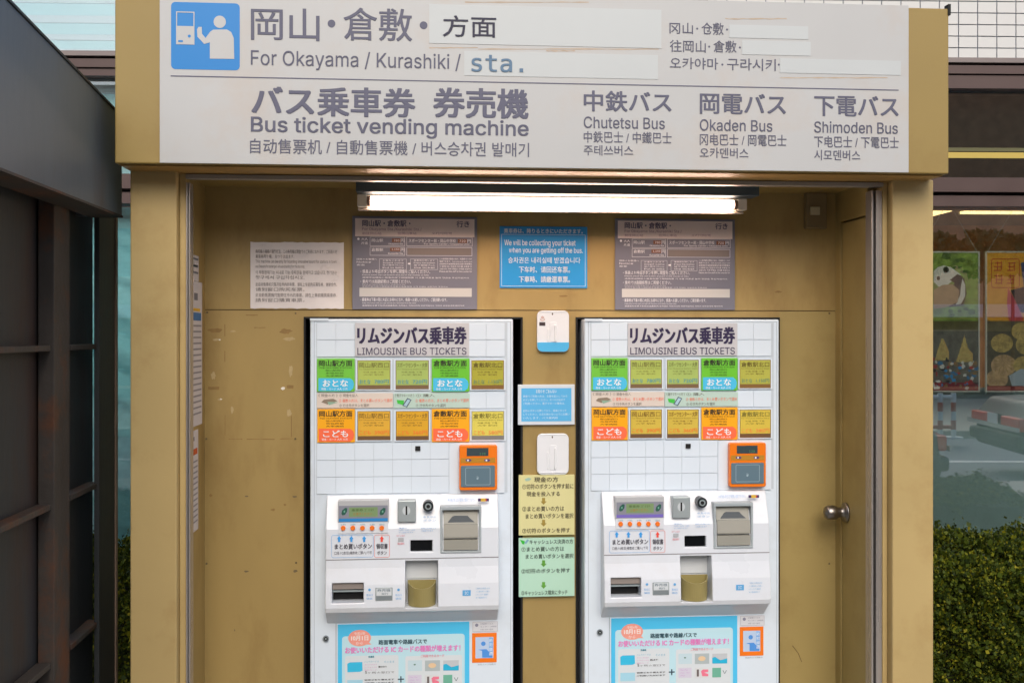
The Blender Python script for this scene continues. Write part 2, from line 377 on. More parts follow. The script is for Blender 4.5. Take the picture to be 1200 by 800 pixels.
MB().box(BW, XL-.05, XR+.05, 0, 2.3, -.97, -.93).build('rear_wall', OCHRE, booth)
# marks left on the back wall
resid = mat('tape_residue', '#8E7140', .6, var=.12, vscale=60); pale = mat('pale_residue', '#B5A074', .5, var=.1, vscale=80)
def blotch(mbx, fr, x, y, rx, ry, n=.0005, k=11):
    mbx.fpoly(fr, [(x+rx*math.cos(2*math.pi*i/k)*random.uniform(.6, 1.1), y+ry*math.sin(2*math.pi*i/k)*random.uniform(.6, 1.1)) for i in range(k)], n)
def mark(nm, mt, fn): q = MB(); fn(q); q.build(nm, mt, booth)
for (x0, y0, x1, y1) in ((263, 380, 264, 394), (263, 411, 264, 424), (244, 453, 257, 456.5), (336, 451, 344, 455), (263.4, 486, 264.1, 510), (268, 513.8, 284, 514.8), (289, 513.9, 322, 514.8), (328, 513.5, 343, 514.3),
                         (341, 487, 342, 512), (288, 368.8, 302, 369.8), (298, 383.4, 311, 384.4)):
    n = 6; top = [(x0+(x1-x0)*i/n, y0+random.uniform(-.3, .3)) for i in range(n+1)]; bot = [(x0+(x1-x0)*i/n, y1+random.uniform(-.3, .3)) for i in range(n, -1, -1)]
    mark('tape_line', resid, lambda q: q.fpoly(BW, top+bot, .0005))
for (x, y, rx, ry) in ((252, 387, 9, 3), (335, 388, 8, 3.4), (247, 580, 2.4, 1.8), (320, 597, 3, 1.6), (334, 591, 2, 1.6), (912, 342, 5, 1.4), (660, 347, 6, 1.4)): mark('glue_mark', resid, lambda q: blotch(q, BW, x, y, rx, ry, .0003, 17))
for (x, y, rx, ry) in ((273, 388, 4, 1.2), (254, 398, 5, 1.6), (339, 397, 8, 2.4), (339, 484, 3, 5), (257, 468, 3, 1.2), (341, 434, 2.4, 8), (272, 480, 2, 5), (250, 440, 3, 5)): mark('pale_mark', pale, lambda q: blotch(q, BW, x, y, rx, ry, .0005, 17))
for (x, y, rx, ry) in ((331.5, 455, 3.0, 2.2), (257.5, 398, 1.4, 1), (259, 467.4, 1.6, .8)): mark('paper_scrap', ink('#E8E4DA'), lambda q: blotch(q, BW, x, y, rx, ry, .0008))
for (x, y) in ((241.8, 514), (346, 514), (346.5, 367), (242.8, 366), (242, 660), (347, 659), (972, 367), (972, 660)):
    c = BW.px(x, y); MB().cyl(BW.w(*c, 0), BW.w(*c, .0016), .0036, .0026, seg=10).build('screw_head', mat('screw_steel', '#7A6C50', .4, metal=.5), booth)
for (x, y, rx, ry) in ((289, 581, 2.2, 1.1), (345, 581.5, 3.2, 1.2), (289, 669, 3.2, 1.3), (346, 668.6, 2.8, 1.8), (275, 738, .7, 1.6)): mark('scuff', ink('#6E5F46'), lambda q: blotch(q, BW, x, y, rx, ry, .0008, 9))
# scratches on the right wall panel
sc_ = MB().m(ink('#6E5A32'))
for pts in ([(928, 756), (935, 765), (939, 775), (939.8, 775), (936, 765), (929, 755.6)],): sc_.fpoly(BW, pts, .0006)
sc_.build('scratch', None, booth)
# switch plate with a socket near the upper right
sw = empty('wall_switch', BW.w(*BW.px(953, 268), 0), 'brown metal switch box high on the right of the back wall', 'switch')
MB().pbox(BW, 941.5, 227, 965.5, 268.5, .0005, .03).build('back_box', mat('brown_box', '#8A7A58', .5, metal=.3), sw, bevel=.003)
MB().pbox(BW.off(.03), 949, 242.5, 960, 252, .0005, .008).build('rocker', mat('pale_socket', '#BDB597', .5), sw, bevel=.001)

# ================================================================== station sign on the header
S1 = HF.off(.006)
sx0, sx1, _, _ = S1.r(187, 10, 1065, 200); sv0 = S1.px(627, 196.6)[1]
sign = empty('bus_ticket_sign', HF.w((sx0+sx1)/2, sv0, .001), 'long white overhead sign for bus tickets with blue pictogram and taped over words', 'sign')
MB().box(HF, sx0, sx1, sv0, hz1+.004, .0008, .006).build('sign_panel', SIGNW, sign, bevel=.001)
P1, P2 = '#5C5D70', '#55557A'
t = MB().m(ink(P1))
t.text(S1, '岡山', 294, 10, 374.5, 48, .0006, .0009, res=3); t.disc(S1, 388.5, 28, 4.6, 4.6, .0006); t.text(S1, '倉敷', 402.5, 10, 483, 48.5, .0006, .0009, res=3); t.disc(S1, 496.4, 30, 4.6, 4.6, .0006)
t.text(S1, 'For Okayama / Kurashiki /', 294, 61, 540, 83.5, .0006, .0002, res=3)
t.text(S1, 'バス乗車券', 294.5, 102, 487, 137, .0006, .0026, res=3); t.text(S1, '券売機', 507.5, 103.5, 619.5, 139, .0006, .0026, res=3)
t.text(S1, 'Bus ticket vending machine', 294, 139, 619.5, 162, .0006, .0011, res=3)
t.text(S1, '自动售票机 / 自動售票機 / 버스승차권 발매기', 293, 165, 620, 182, .0006, .0002)
t.text(S1, '冈山', 784.5, 27, 812, 40, .0006, .0002); t.disc(S1, 817, 34, 1.3, 1.3, .0006, 8); t.text(S1, '仓敷', 822, 27, 848, 41, .0006, .0002); t.disc(S1, 852, 35, 1.3, 1.3, .0006, 8)
t.text(S1, '往岡山', 785, 47.5, 827, 61.5, .0006, .0002); t.disc(S1, 831, 55, 1.3, 1.3, .0006, 8); t.text(S1, '倉敷', 836, 48, 863, 62, .0006, .0002); t.disc(S1, 867, 56, 1.3, 1.3, .0006, 8)
t.text(S1, '오카야마', 785, 68, 841.5, 81.5, .0006, .0002); t.disc(S1, 846.5, 76, 1.3, 1.3, .0006, 8); t.text(S1, '구라시키', 852, 69, 909, 83, .0006, .0002); t.disc(S1, 912.6, 76, 1.3, 1.3, .0006, 8)
for (a, b, y, e, er, c1, c2, k, kr) in (('中鉄バス', (684, 787), 107, 'Chutetsu Bus', 779, '中鉄巴士 / 中鐵巴士', 787, '주테쓰버스', 742),
                                      ('岡電バス', (820, 921), 110, 'Okaden Bus', 905, '冈电巴士 / 岡電巴士', 921.5, '오카덴버스', 877),
                                      ('下電バス', (954, 1053), 112.5, 'Shimoden Bus', 1052, '下电巴士 / 下電巴士', 1053, '시모덴버스', 1008)):
    t.text(S1, a, b[0], y, b[1], y+24.5, .0006, .0013, res=3); t.text(S1, e, b[0], y+30.5, er, y+44, .0006, .0003, res=3)
    t.text(S1, c1, b[0], y+47.5, c2, y+61, .0006, .0002); t.text(S1, k, b[0], y+63.5, kr, y+75.5, .0006, .0002)
_, _, rv, _ = S1.r(200, 90.3, 1053, 104.3)
u0, u1 = S1.px(200, 90)[0], S1.px(1053, 104)[0]; v = S1.px(627, 97.6)[1]
t.flat(S1, [(u0, v-.0016), (u1, v-.0016), (u1, v+.0016), (u0, v+.0016)], .0006)
t.build('lettering', None, sign)
pg = MB().m(mat('sign_blue', '#067FC8', .4)); u0, u1, v0, v1 = S1.r(200.5, 3.5, 281, 82)
pg.flat(S1, rr(u0, u1, v0, v1, .012, 6), .0006)
pg.m(SIGNW); n = .0012
pg.frame(S1, 206.5, 14, 228, 52.5, .0028, n)
pg.frect(S1, 206.5, 31, 228, 52.5, n+.0003)
pg.m(MATS['sign_blue']); pg.frect(S1, 209, 47.6, 214.5, 49.8, n+.0008); pg.disc(S1, 222, 42.8, 1.8, 1.8, n+.0008, 12)
pg.m(SIGNW); pg.disc(S1, 257.6, 26, 7.2, 7.2, n, 26)
pg.fpoly(S1, [(246, 69), (246, 50), (239.5, 52), (231.5, 43.5), (231, 35), (232.6, 32), (236.5, 32), (236.8, 40), (241, 45), (246.5, 37.6), (250, 35.2), (266, 35), (271, 38), (274, 45), (274.6, 69.5)], n+.0002)
tag(pg.build('pictogram', None, sign), 'blue rounded square with a white figure using a machine')
for (x0, y0, x1, y1, h) in ((503, 8.5, 775, 54, 1), (544, 62.6, 771, 91, 1), (854.5, 30.3, 947, 45.5, 0), (869.5, 48.6, 950, 65, 0), (914, 70.2, 1055.5, 87, 0)):
    tp = MB().pbox(S1, x0, y0, x1, y1, .0002, .0012).build('cover_tape', TAPE, sign)
    if y0 == 8.5: MB().m(ink('#26263F')).text(S1, '方面', 519, 19, 581.5, 44, .0024, .0005, res=3).build('lettering', None, tp)
    if y0 == 62.6:
        MB().m(ink('#5E7C96')).text(S1, 'sta.', 552.5, 65, 613, 85, .0024, .0009, 'm', 3).build('lettering', None, tp)
gl = MB().m(mat('old_glue', '#BDAA94', .7, var=.1, vscale=40))
for (x0, x1, y) in ((545, 690, 2.6), (560, 772, 57.5), (640, 674, 59.6), (850, 922, 22), (914, 1040, 91), (503, 560, 56)):
    k = 14; gl.fpoly(S1, [(x0+(x1-x0)*i/k, y+random.uniform(-.7, .2)) for i in range(k+1)]+[(x0+(x1-x0)*i/k, y+.8+random.uniform(-.2, .6)) for i in range(k, -1, -1)], .0003)
gl.build('glue_stain', None, sign)

# ================================================================== fluorescent lamp
LY = FY(-.14); lamp = empty('fluorescent_lamp', LY.w(*LY.px(646, 228), 0), 'lit white fluorescent tube lamp under the booth ceiling', 'lamp')
u0, u1, v0, v1 = LY.r(419, 231, 873, 246)
lz = lambda y: LY.px(646, y)[1]
MB().box(LY, LY.px(418, 223)[0], LY.px(885, 223)[0], lz(229.2), zc, -.03, .045).build('housing', mat('lamp_housing_blue', '#44525A', .6, metal=.1), lamp, bevel=.003)
MB().box(LY, u0, u1, lz(247.3), lz(230), -.045, -.022).build('reflector', mat('lamp_enamel', '#C9BDB0', .4), lamp, bevel=.002)
MB().box(LY, u0, u1, lz(247.8), lz(246.2), -.022, -.014).build('reflector_lip', MATS['lamp_enamel'], lamp, bevel=.001)
tc_ = lz(238.3)
for a, b in ((u0, u0+.03), (u1-.03, u1)): MB().box(LY, a, b, lz(245), lz(231.5), -.022, .024).build('lamp_holder', mat('holder_white', '#D8D3C4', .4), lamp, bevel=.003)
MB().cyl(LY.w(u0+.04, tc_, .010), LY.w(u1-.04, tc_, .010), .0118, seg=20).build('tube', mat('lit_tube', '#FFFFFF', .5, emit=('#FFD8C0', 26.0)), lamp)
for a, b in ((u0+.03, u0+.041), (u1-.041, u1-.03)): MB().cyl(LY.w(a, tc_, .010), LY.w(b, tc_, .010), .016, seg=20).build('tube_cap', mat('tube_cap_brown', '#8A6E5C', .35, metal=.5), lamp)

# ================================================================== wall notices
def board(fr, name, label, cat, x0, y0, x1, y1, mt, th=.004, group=None, bevel=.0008):
    u0, u1, v0, v1 = fr.r(x0, y0, x1, y1)
    e = empty(name, fr.w((u0+u1)/2, v0, 0), label, cat, group)
    MB().box(fr, u0, u1, v0, v1, .0006, th).build('board', mt, e, bevel=bevel); return e, fr.off(th)
# white paper notice, slightly rippled
pu0, pu1, pv0, pv1 = BW.r(293.5, 284, 403, 361.5)
ppr = empty('paper_notice', BW.w((pu0+pu1)/2, pv0, 0), 'creased white paper notice taped to the ochre wall above the worn marks', 'notice')
nx, nz = 22, 15; vs = []; fs = []
hgt = lambda a, b: .0016+.0009*math.sin(a*19+b*7)*math.sin(b*13)+.0004*math.sin(a*51+b*31)
jit = [[random.uniform(-.0011, .0011) for _ in range(nx+1)] for _ in range(2)]
for j in range(nz+1):
    for i in range(nx+1):
        a, b = i/nx, j/nz; v = pv0+(pv1-pv0)*b + (jit[0][i] if j == 0 else jit[1][i] if j == nz else 0)
        vs.append(BW.w(pu0+(pu1-pu0)*a, v, hgt(a, b)))
for j in range(nz):
    for i in range(nx): q = j*(nx+1)+i; fs.append((q, q+1, q+nx+2, q+nx+1))
m_ = MB(); m_.add(vs, fs, True); m_.build('sheet', mat('laminated_paper', '#E8E2DF', .3, var=.03, vscale=12, bump=.15, bscale=9, coat=.4), ppr)
t = MB().m(ink('#8A8484'))
fr = BW.off(.0038); J1 = '券売機で乗車券をお買い求めください。この券売機は現金と交通系電子マネーがご利用になれます'
ys = (292.5, 304.5, 317, 331, 343.5)
rows = [('券売機の機械の操作方法。この券売機は現金でのご利用になります。ご利用の方', '乗車券売り場。 おつりは出ます。'), ('This machine can be only for boarding limousine bound for stations in town.', 'and Okayama for passengers who are boarding from this bus stop.'), ('이 자동판매기는 시내로 가는 승차권을 판매하고 있습니다. 정기권은', '창구에서 구입하십시오.'), ('此自动售票机只售开往市内的车票。请在上车前购买乘车券，谢谢合作。', '请到窗口购买车票。'), ('此自動售票機只售開往市內的車票。請在上車前購買乘車券，', '請到窗口購買車票。')]
for y, (a, b) in zip(ys, rows):
    t.text(fr, a, 299.5, y, 395, y+4.6, 0, res=1); t.text(fr, b, 299.5, y+5.8, 345+12*(y > 300), y+10.2, 0, res=1)
t.build('lettering', None, ppr)
# grey fare boards
FB = mat('fare_board_grey', '#767682', .42, var=.03, vscale=4)
fb, f = board(BW, 'fare_board', 'grey fare board left of the small blue notice, above the left machine', 'notice', 413, 254, 559, 362.5, FB, .006, 'grey fare boards above the ticket machines')
n = .0005
MB().m(ink('#F0DED6')).frect(f, 416.2, 256.4, 556, 277.4, n).build('title_strip', None, fb); t = MB()
wht = ink('#F2F0F4'); brn = ink('#80523A'); pur = ink('#5A5270')
t.m(pur); t.text(f, '岡山駅・倉敷駅・', 424.5, 258, 481, 265.6, .001, .0003); t.text(f, '行き', 535, 259, 550, 266.5, .001, .0003)
t.m(ink('#A0788A')); t.text(f, 'For Okayama Sta./Kurashiki Sta./', 424.5, 266.8, 494, 271, .001, res=1)
for a, b, s_ in ((424.5, 447, '前往冈山站'), (466, 488, '往岡山車站'), (506, 529, '오카야마역')): t.text(f, s_, a, 272, b, 275, .001, res=1)
t.m(wht); t.disc(f, 420, 280, 1.4, 1.4, n, 10); t.lines(f, ['大人', '片道'], 423.5, 278, 431, 287, n)
th = .0009
for bx in ((433.5, 277.8, 474.5, 288.4), (476.5, 277.8, 553.5, 288.6), (433.5, 289.6, 474.5, 299.4), (476.5, 290, 553.2, 299.8)): t.frame(f, *bx, th, n)
MB().m(mat('fare_blank', '#7E746F', .5)).frect(f, 477.6, 291, 552, 298.8, n+.0002).build('blank_field', None, fb)
t.m(wht); t.text(f, '岡山駅', 435.5, 279.8, 449, 283.6, n, res=1); t.text(f, '倉敷駅', 435.5, 290.8, 449, 294.6, n, res=1)
t.text(f, 'スポーツセンター前・岡山中学校', 479, 280, 534, 284.2, n, res=1); t.text(f, 'For Sports Center / Okayama Univ.', 497, 285, 551, 287.4, n, res=1)
for x, y in ((472, 280), (472, 291), (550, 280.6)): t.text(f, '円', x-2.4, y, x+1.8, y+4, n, res=1)
t.lines(f, ['Okayama Sta.'], 455, 284.4, 473, 287.6, n); t.lines(f, ['Kurashiki Sta.'], 455, 295.4, 473, 298.6, n)
t.m(brn)
for bx in ((459.5, 279.6, 469.3, 284), (457.2, 290.2, 469, 294.6), (536.5, 280.2, 547, 284.8)): t.frect(f, *bx, n)
t.m(wht); t.text(f, '780', 461.5, 280.6, 468, 283.2, n*2, res=1); t.text(f, '1,150', 459, 291.2, 468, 293.8, n*2, res=1); t.text(f, '720', 538.5, 281.2, 545.5, 284, n*2, res=1)
t.lines(f, [('団体のお客様へ', 1), ('Notice', .7), ('安全', .4)], 418, 302, 442, 312, n, .6)
for bx in ((444.5, 303.4, 476.4, 316), (481, 303.4, 513, 316)): t.frame(f, *bx, th*.7, n)
t.fpoly(f, [(478, 308.2), (480, 308.2), (480, 307.2), (481, 309), (480, 310.8), (480, 309.8), (478, 309.8)], n)
t.lines(f, ['お金を入れます', 'Insert coins', '投入硬币 Money', 'Put in bills'], 448.5, 303.8, 473, 315, n, .6); t.lines(f, ['乗車券を押します', 'Press the button', '按下按钮 Push', 'the ticket'], 485, 303.8, 509.5, 315, n, .6)
t.lines(f, ['この券売機は現金のほか、交通系カードが', '使用できます。Cash and cards can be used', '此售票机可以使用现金及交通卡购票乘车', '이 발매기는 현금과 카드를 사용할 수', '있습니다. 사용 방법은 안내를 보십시오', 'Please ask the staff at the counter for'], 515, 302, 553, 319.5, n, .62)
t.text(f, '・係員より呼出ボタンを押し現金をご投入ください。', 422.5, 316, 504, 320.4, n, res=1)
t.lines(f, [('Please press the call button and put in the money or bills', .62), ('请按呼出键投入现金后按下按钮购票 이 호출 버튼을 눌러 현금을 투입하십시오', 1)], 424.5, 321, 550, 326.8, n, .55)
t.text(f, '・車内では高額紙幣はご両替ください。', 422.5, 327.6, 481.5, 332, n, res=1)
t.lines(f, [('Please exchange large bills in advance on bus', .4), ('车内不能兑换大面额纸币请事先准备零钱 고액 지폐는 교환하여 주십시오', .8)], 424.5, 332.4, 550, 337, n, .5)
MB().m(ink('#C8C6C2')).frect(f, 421.2, 337.4, 552.8, 347.6, n).build('cover_strip', None, fb)
t.m(wht); t.text(f, '・乗車券は下車の際に大切にお持ちになり、係員へお渡しください、ご提示願います。', 422.5, 349, 524, 353.2, n, res=1)
t.lines(f, [('Keep the ticket until you get off the bus and hand it to the crew', .5), ('请保管好车票下车时交给乘务员 승차권은 하차시까지 보관하십시오 하차시 승무원에게 제시하여', .95)], 424.5, 353.8, 550, 359.4, n, .55)
t.build('lettering', None, fb)
fb2 = copy_tree(fb); fb2['label'] = 'grey fare board right of the small blue notice, above the right machine'
fb2.location.x += BW.px(790.5, 309)[0]-BW.px(486, 309)[0]
# blue notice
BLUE = mat('notice_blue', '#2C9BE0', .35, var=.02)
bn, f = board(BW, 'blue_notice', 'bright blue notice with white ticket collection text between the grey fare boards', 'notice', 585.5, 265.5, 688, 337.5, BLUE, .003)
t = MB().m(ink('#E6F1F8')); t.frame(f, 587.6, 274.8, 686, 335.4, .0011, n)
t.text(f, '乗車券は、降りるときにいただきます。', 590.5, 268, 683, 273.6, n, .0003, res=2)
t.text(f, 'We will be collecting your ticket', 591, 281, 674.5, 289.6, n, .0002); t.text(f, 'when you are getting off the bus.', 596.5, 290, 683, 298, n, .0002)
t.text(f, '승차권은 내리실때 받겠습니다', 595.5, 301.5, 680, 308.5, n, .0001); t.text(f, '下车时、请回还车票。', 608, 312.2, 668, 319.6, n, .0002); t.text(f, '下車時、請繳還車票。', 608, 323.6, 668, 331, n, .0002)
t.build('lettering', None, bn)
# small framed blue notice on the column, standing proud over the openings
CF = BW.off(.012)
sf = empty('framed_notice', CF.w(*CF.px(640, 497), 0), 'small pale blue notice in a white frame on the column between the machines', 'notice')
MB().pbox(CF, 607, 450.5, 673.5, 497.5, -.0115, 0).build('white_frame', mat('frame_white', '#D5DCE2', .4), sf, bevel=.001)
f = CF; MB().m(mat('notice_sky', '#5CB4E6', .4)).frect(f, 611, 454.6, 669.6, 493.4, .0006).build('sheet', None, sf)
t = MB().m(ink('#D6ECF8')); t.text(f, 'お知らせ ごあんない', 628, 456, 652, 460.6, .0012, .0002, res=1)
t.lines(f, [('現金でご利用の方は、お金を投入してから', .95), ('ボタンを押してください。おつりが出ます', .9), ('ご利用ください。電子マネーの場合は、', .9), '', ('切符のボタンを押してから、端末にタッチ', .93), ('してください。お忘れ物のないようにお願い', 1), ('いたします。バス案内所', .75)], 613, 462, 667.5, 491.5, .0012, .66)
t.build('lettering', None, sf)
# rounded holders
def holder(px0, py0, px1, py1, label, blue):
    fr = BW.off(.002); e = empty('leaflet_holder', BW.w(*fr.px((px0+px1)/2, py1), 0), label, 'holder', 'rounded white holders on the column')
    u0, u1, v0, v1 = fr.r(px0, py0, px1, py1); HW = mat('holder_plastic', '#E4E7EA', .35, var=.02)
    MB().prism(fr, rr(u0, u1, v0, v1, .018, 6), -.0015, .012).build('shell', HW, e, bevel=.002)
    f2 = fr.off(.012)
    if blue:
        vb = fr.px(647, 401)[1]; pts = rr(u0+.0005, u1-.0005, v0+.0005, v1, .0178, 6); low = [p for p in pts if p[1] < vb]
        low = [(u0+.0005, vb)] + low[:] + [(u1-.0005, vb)] if False else low
        MB().m(mat('holder_blue', '#4FB4E6', .4)).prism(f2, [(u0+.0006, vb)]+[p for p in low if p[0] < (u0+u1)/2]+[p for p in low if p[0] >= (u0+u1)/2]+[(u1-.0006, vb)], .0003, .002).build('blue_band', None, e)
    cu = (u0+u1)/2
    # vertical hinge rib and hook slot
    MB().prism(f2, rr(cu+.004, cu+.011, v0+(v1-v0)*(.25 if blue else .14), v0+(v1-v0)*.66, .003), .0018, .0065).build('rib', HW, e, bevel=.001)
    MB().prism(f2, rr(cu-.020, cu-.014, v0+(v1-v0)*(.25 if blue else .14), v0+(v1-v0)*.56, .002), .0002, .002).build('tab', HW, e, bevel=.001)
    MB().prism(f2, rr(cu-.011, cu+.013, v0+(v1-v0)*(.24 if blue else .12), v0+(v1-v0)*.72, .006), .0002, .0016).build('moulded_bed', HW, e, bevel=.0008)
    MB().prism(f2, rr(u0+.006, u1-.006, v1-.0045, v1-.003, .0005), .0002, .0012).build('top_lip', HW, e)
    d = MB().m(ink('#5B4A44')); c0 = v1-.011
    d.flat(f2, [(cu-.0022+.0022*math.cos(a), c0+.004*math.sin(a)) for a in [i*.628 for i in range(10)]], .0004)
    d.build('hook_slot', None, e)
    if blue:
        s_ = MB().m(ink('#3B2E32')); s_.frect(f2, 632, 377.4, 639, 381.6, .0005); s_.m(ink('#C8A49A')); s_.text(f2, '♨', 633, 370, 638.6, 376, .0005, res=1); s_.build('sticker', None, e)
    else:
        MB().box(f2, u0+.012, u1-.012, v0+.006, v0+.009, .0002, .003).build('lower_lip', HW, e)
    return e
holder(629, 364, 666.3, 412, 'white rounded plastic holder with a blue lower band at the column top', True)
holder(629, 507.5, 666, 555.5, 'plain white rounded plastic holder above the cream instruction sheet', False)
# instruction sheets
SH = BW.off(.015)
def sheet(name, label, x0, y0, x1, y1, mt):
    u0, u1, v0, v1 = SH.r(x0, y0, x1, y1); e = empty(name, SH.w((u0+u1)/2, v0, 0), label, 'notice')
    MB().box(SH, u0, u1, v0, v1, -.0145, 0).build('sheet', mt, e, bevel=.0006); return e
cs = sheet('instruction_sheet', 'cream instruction sheet for paying cash, directly above the mint sheet', 608, 556.5, 673.3, 626.5, mat('cream_sheet', '#D9D49A', .45, var=.02))
t = MB().m(ink('#4A4438')); n = .0006
t.text(SH, '現金の方', 626, 558.5, 654, 564.5, n, .0003); t.text(SH, '①切符のボタンを押す前に', 612, 566.5, 672, 572.5, n, .0001); t.text(SH, '現金を投入する', 617, 575.5, 656, 581, n, .0001)
t.text(SH, '②まとめ買いの方は', 612, 592.6, 661, 598.6, n, .0001); t.text(SH, 'まとめ買いボタンを選択', 616, 601.2, 672, 607, n, .0001); t.text(SH, '③切符のボタンを押す', 612, 618.3, 668, 624, n, .0001)
t.m(ink('#A08A3C'))
def arrow(t, fr, x, y, w_, h, n, up=False):
    s_ = -1 if up else 1
    t.fpoly(fr, [(x-w_*.25, y-s_*h/2), (x+w_*.25, y-s_*h/2), (x+w_*.25, y), (x+w_/2, y), (x, y+s_*h/2), (x-w_/2, y), (x-w_*.25, y)], n)
arrow(t, SH, 637, 587, 7, 8, n); arrow(t, SH, 637, 612.6, 7, 8, n)
t.m(ink('#9FC0B0')); t.fpoly(SH, [(615, 561), (619, 559.4), (623, 560.4), (620, 563), (616, 563.4)], n)
t.build('lettering', None, cs)
ms = sheet('instruction_sheet', 'mint green instruction sheet for cashless payment, directly below the cream sheet', 608, 630, 673.3, 698.5, mat('mint_sheet', '#B5DCC6', .45, var=.02))
t = MB().m(ink('#3C4A46'))
t.text(SH, 'キャッシュレス決済の方', 620.5, 631.5, 671.5, 637, n, .0002); t.text(SH, '①まとめ買いの方は', 611, 640, 661, 645.6, n, .0001); t.text(SH, 'まとめ買いボタンを選択', 616, 648.5, 672, 654, n, .0001)
t.text(SH, '②切符のボタンを押す', 611, 665.6, 668, 671, n, .0001); t.text(SH, '③キャッシュレス端末にタッチ', 611, 691, 665, 696.6, n, .0001)
t.m(ink('#5FA03A')); arrow(t, SH, 637, 660, 7, 8, n); arrow(t, SH, 637, 685.4, 7, 8, n)
t.m(ink('#35B83A')); t.fpoly(SH, [(609.5, 632), (615, 633.6), (614.4, 637.4), (612, 637)], n); t.m(ink('#7FA8C0')); t.fpoly(SH, [(614.4, 635.6), (618, 631.4), (620, 632.6), (616.4, 637)], n)
t.build('lettering', None, ms)
# notices on the left inner wall
def side_notice(label, ya, yb, pxr, wid, marks):
    ur = LW.px(pxr, (ya+yb)/2)[0]; v1 = LW.px(pxr, ya)[1]; v0 = LW.px(pxr, yb)[1]; u0 = max(ur-wid, YF+.004)
    e = empty('side_notice', LW.w((u0+ur)/2, v0, 0), label, 'notice', 'notices on the left inner wall')
    MB().box(LW, u0, ur, v0, v1, .0006, .0022).build('sheet', mat('notice_paper', '#D2CED0', .5, var=.02), e)
    t = MB(); f = LW.off(.0028)
    for (c, a, b, fa, fb_) in marks:
        t.m(ink(c)); t.flat(f, [(u0+(ur-u0)*fa, v1-(v1-v0)*b), (u0+(ur-u0)*fb_, v1-(v1-v0)*b), (u0+(ur-u0)*fb_, v1-(v1-v0)*a), (u0+(ur-u0)*fa, v1-(v1-v0)*a)], 0)
    t.build('print', None, e)
stripes = lambda a, b, k, c='#8E8C92': [(c, a+(b-a)*i/k, a+(b-a)*i/k+(b-a)/k*.3, .08, .92) for i in range(k)]
side_notice('small white notice, topmost of three on the left inner wall', 300.5, 330, 232, .13, stripes(.1, .9, 3, '#6A707A')+[('#7B95A8', .4, .46, .1, .9)])
side_notice('tall white timetable notice with yellow and blue marks on the left inner wall', 331.5, 496, 236, .17, [('#77777F', .08, .13, .3, .6), ('#E0B020', .185, .205, .1, .8), ('#2A6FA8', .215, .27, .08, .9)]+stripes(.3, .95, 16))
side_notice('white notice with an orange mark, lowest on the left inner wall', 502.5, 619, 231.4, .14, [('#77777F', .06, .1, .2, .6), ('#D8B040', .13, .15, .1, .5), ('#C4501C', .18, .24, .1, .9)]+stripes(.3, .95, 12))

# ================================================================== ticket machine
mcx = (mx0+mx1)/2
mach = empty('ticket_machine', (mcx, MFY, 0.05), 'white ticket machine left of the column with instruction sheets', 'ticket machine', 'white limousine bus ticket machines')
MB().box(MF, mx0, mx1, .05, mz1, -.6, 0).build('cabinet', WHITE, mach, bevel=.004)
f = MF; n = .0006
# door edge seams
m_ = MB().m(mat('seam_grey', '#9AA6B0', .5)); m_.frame(f, 368, 376.4, 598.5, 860, .0012, n); m_.build('door_seam', None, mach)
MB().pbox(f, 363.5, 373, 385, 376, .0005, .004).build('hinge', WHITE, mach)
# grid of button cells
gx = lambda i: 371.4+22.28*i; gy = [377.5, 398.8, 418.6]
ju, _ = f.px(0, 450); cw = f.px(gx(1), 450)[0]-f.px(gx(0), 450)[0]; ch = f.px(480, 520)[1]-f.px(480, 539.6)[1]
MB().m(mat('grid_groove', '#C4CED6', .6)).frect(f, 370.8, 377.6, 594.6, 577.8, .0005).build('button_field', None, mach)
bm_ = MB(); bm_.box(FY(0), .0004, cw-.0004, .0006, ch-.0006, .0008, .0034)
blank_me = bm_.build('blank_button', WHITE, None, origin=(0, 0, 0)); bl = blank_me.data; bpy.data.objects.remove(blank_me)
def blank(i, ytop): u, v = f.px(gx(i), ytop); u = f.px(gx(0), 480)[0]+cw*i; return piece('blank_button', bl, mach, (u, MFY, f.px(482, ytop)[1]-ch))
for y in (378.3, 398.2):
    for i in (0, 1, 8, 9): blank(i, y)
for i in (8, 9): blank(i, 459.2)
for y in (518.2, 537.9, 557.6):
    for i in range(7): blank(i, y)
MB().box(f, f.px(gx(0), 480)[0]+cw*7+.0006, f.px(gx(0), 480)[0]+cw*10-.0006, f.px(560, 577.3)[1], f.px(560, 518.2)[1], .0008, .0052).build('reader_plate', WHITE, mach)
# strip between the ticket button rows
# header label
lab = MB().pbox(f, 416.2, 378.4, 549.8, 417.2, .0006, .0056).build('name_plate', mat('plate_pinkish', '#C9C8CB', .4), mach)
t = MB().m(ink('#2B2048')); fl = f.off(.0058)
t.text(fl, 'リムジンバス乗車券', 418.5, 382.5, 547, 403.5, .0004, .0022, res=3); t.m(ink('#4A4460')); t.text(fl, 'LIMOUSINE BUS TICKETS', 418.8, 407.2, 546.6, 415.6, .0004, .0002, res=3)
t.build('lettering', None, lab)
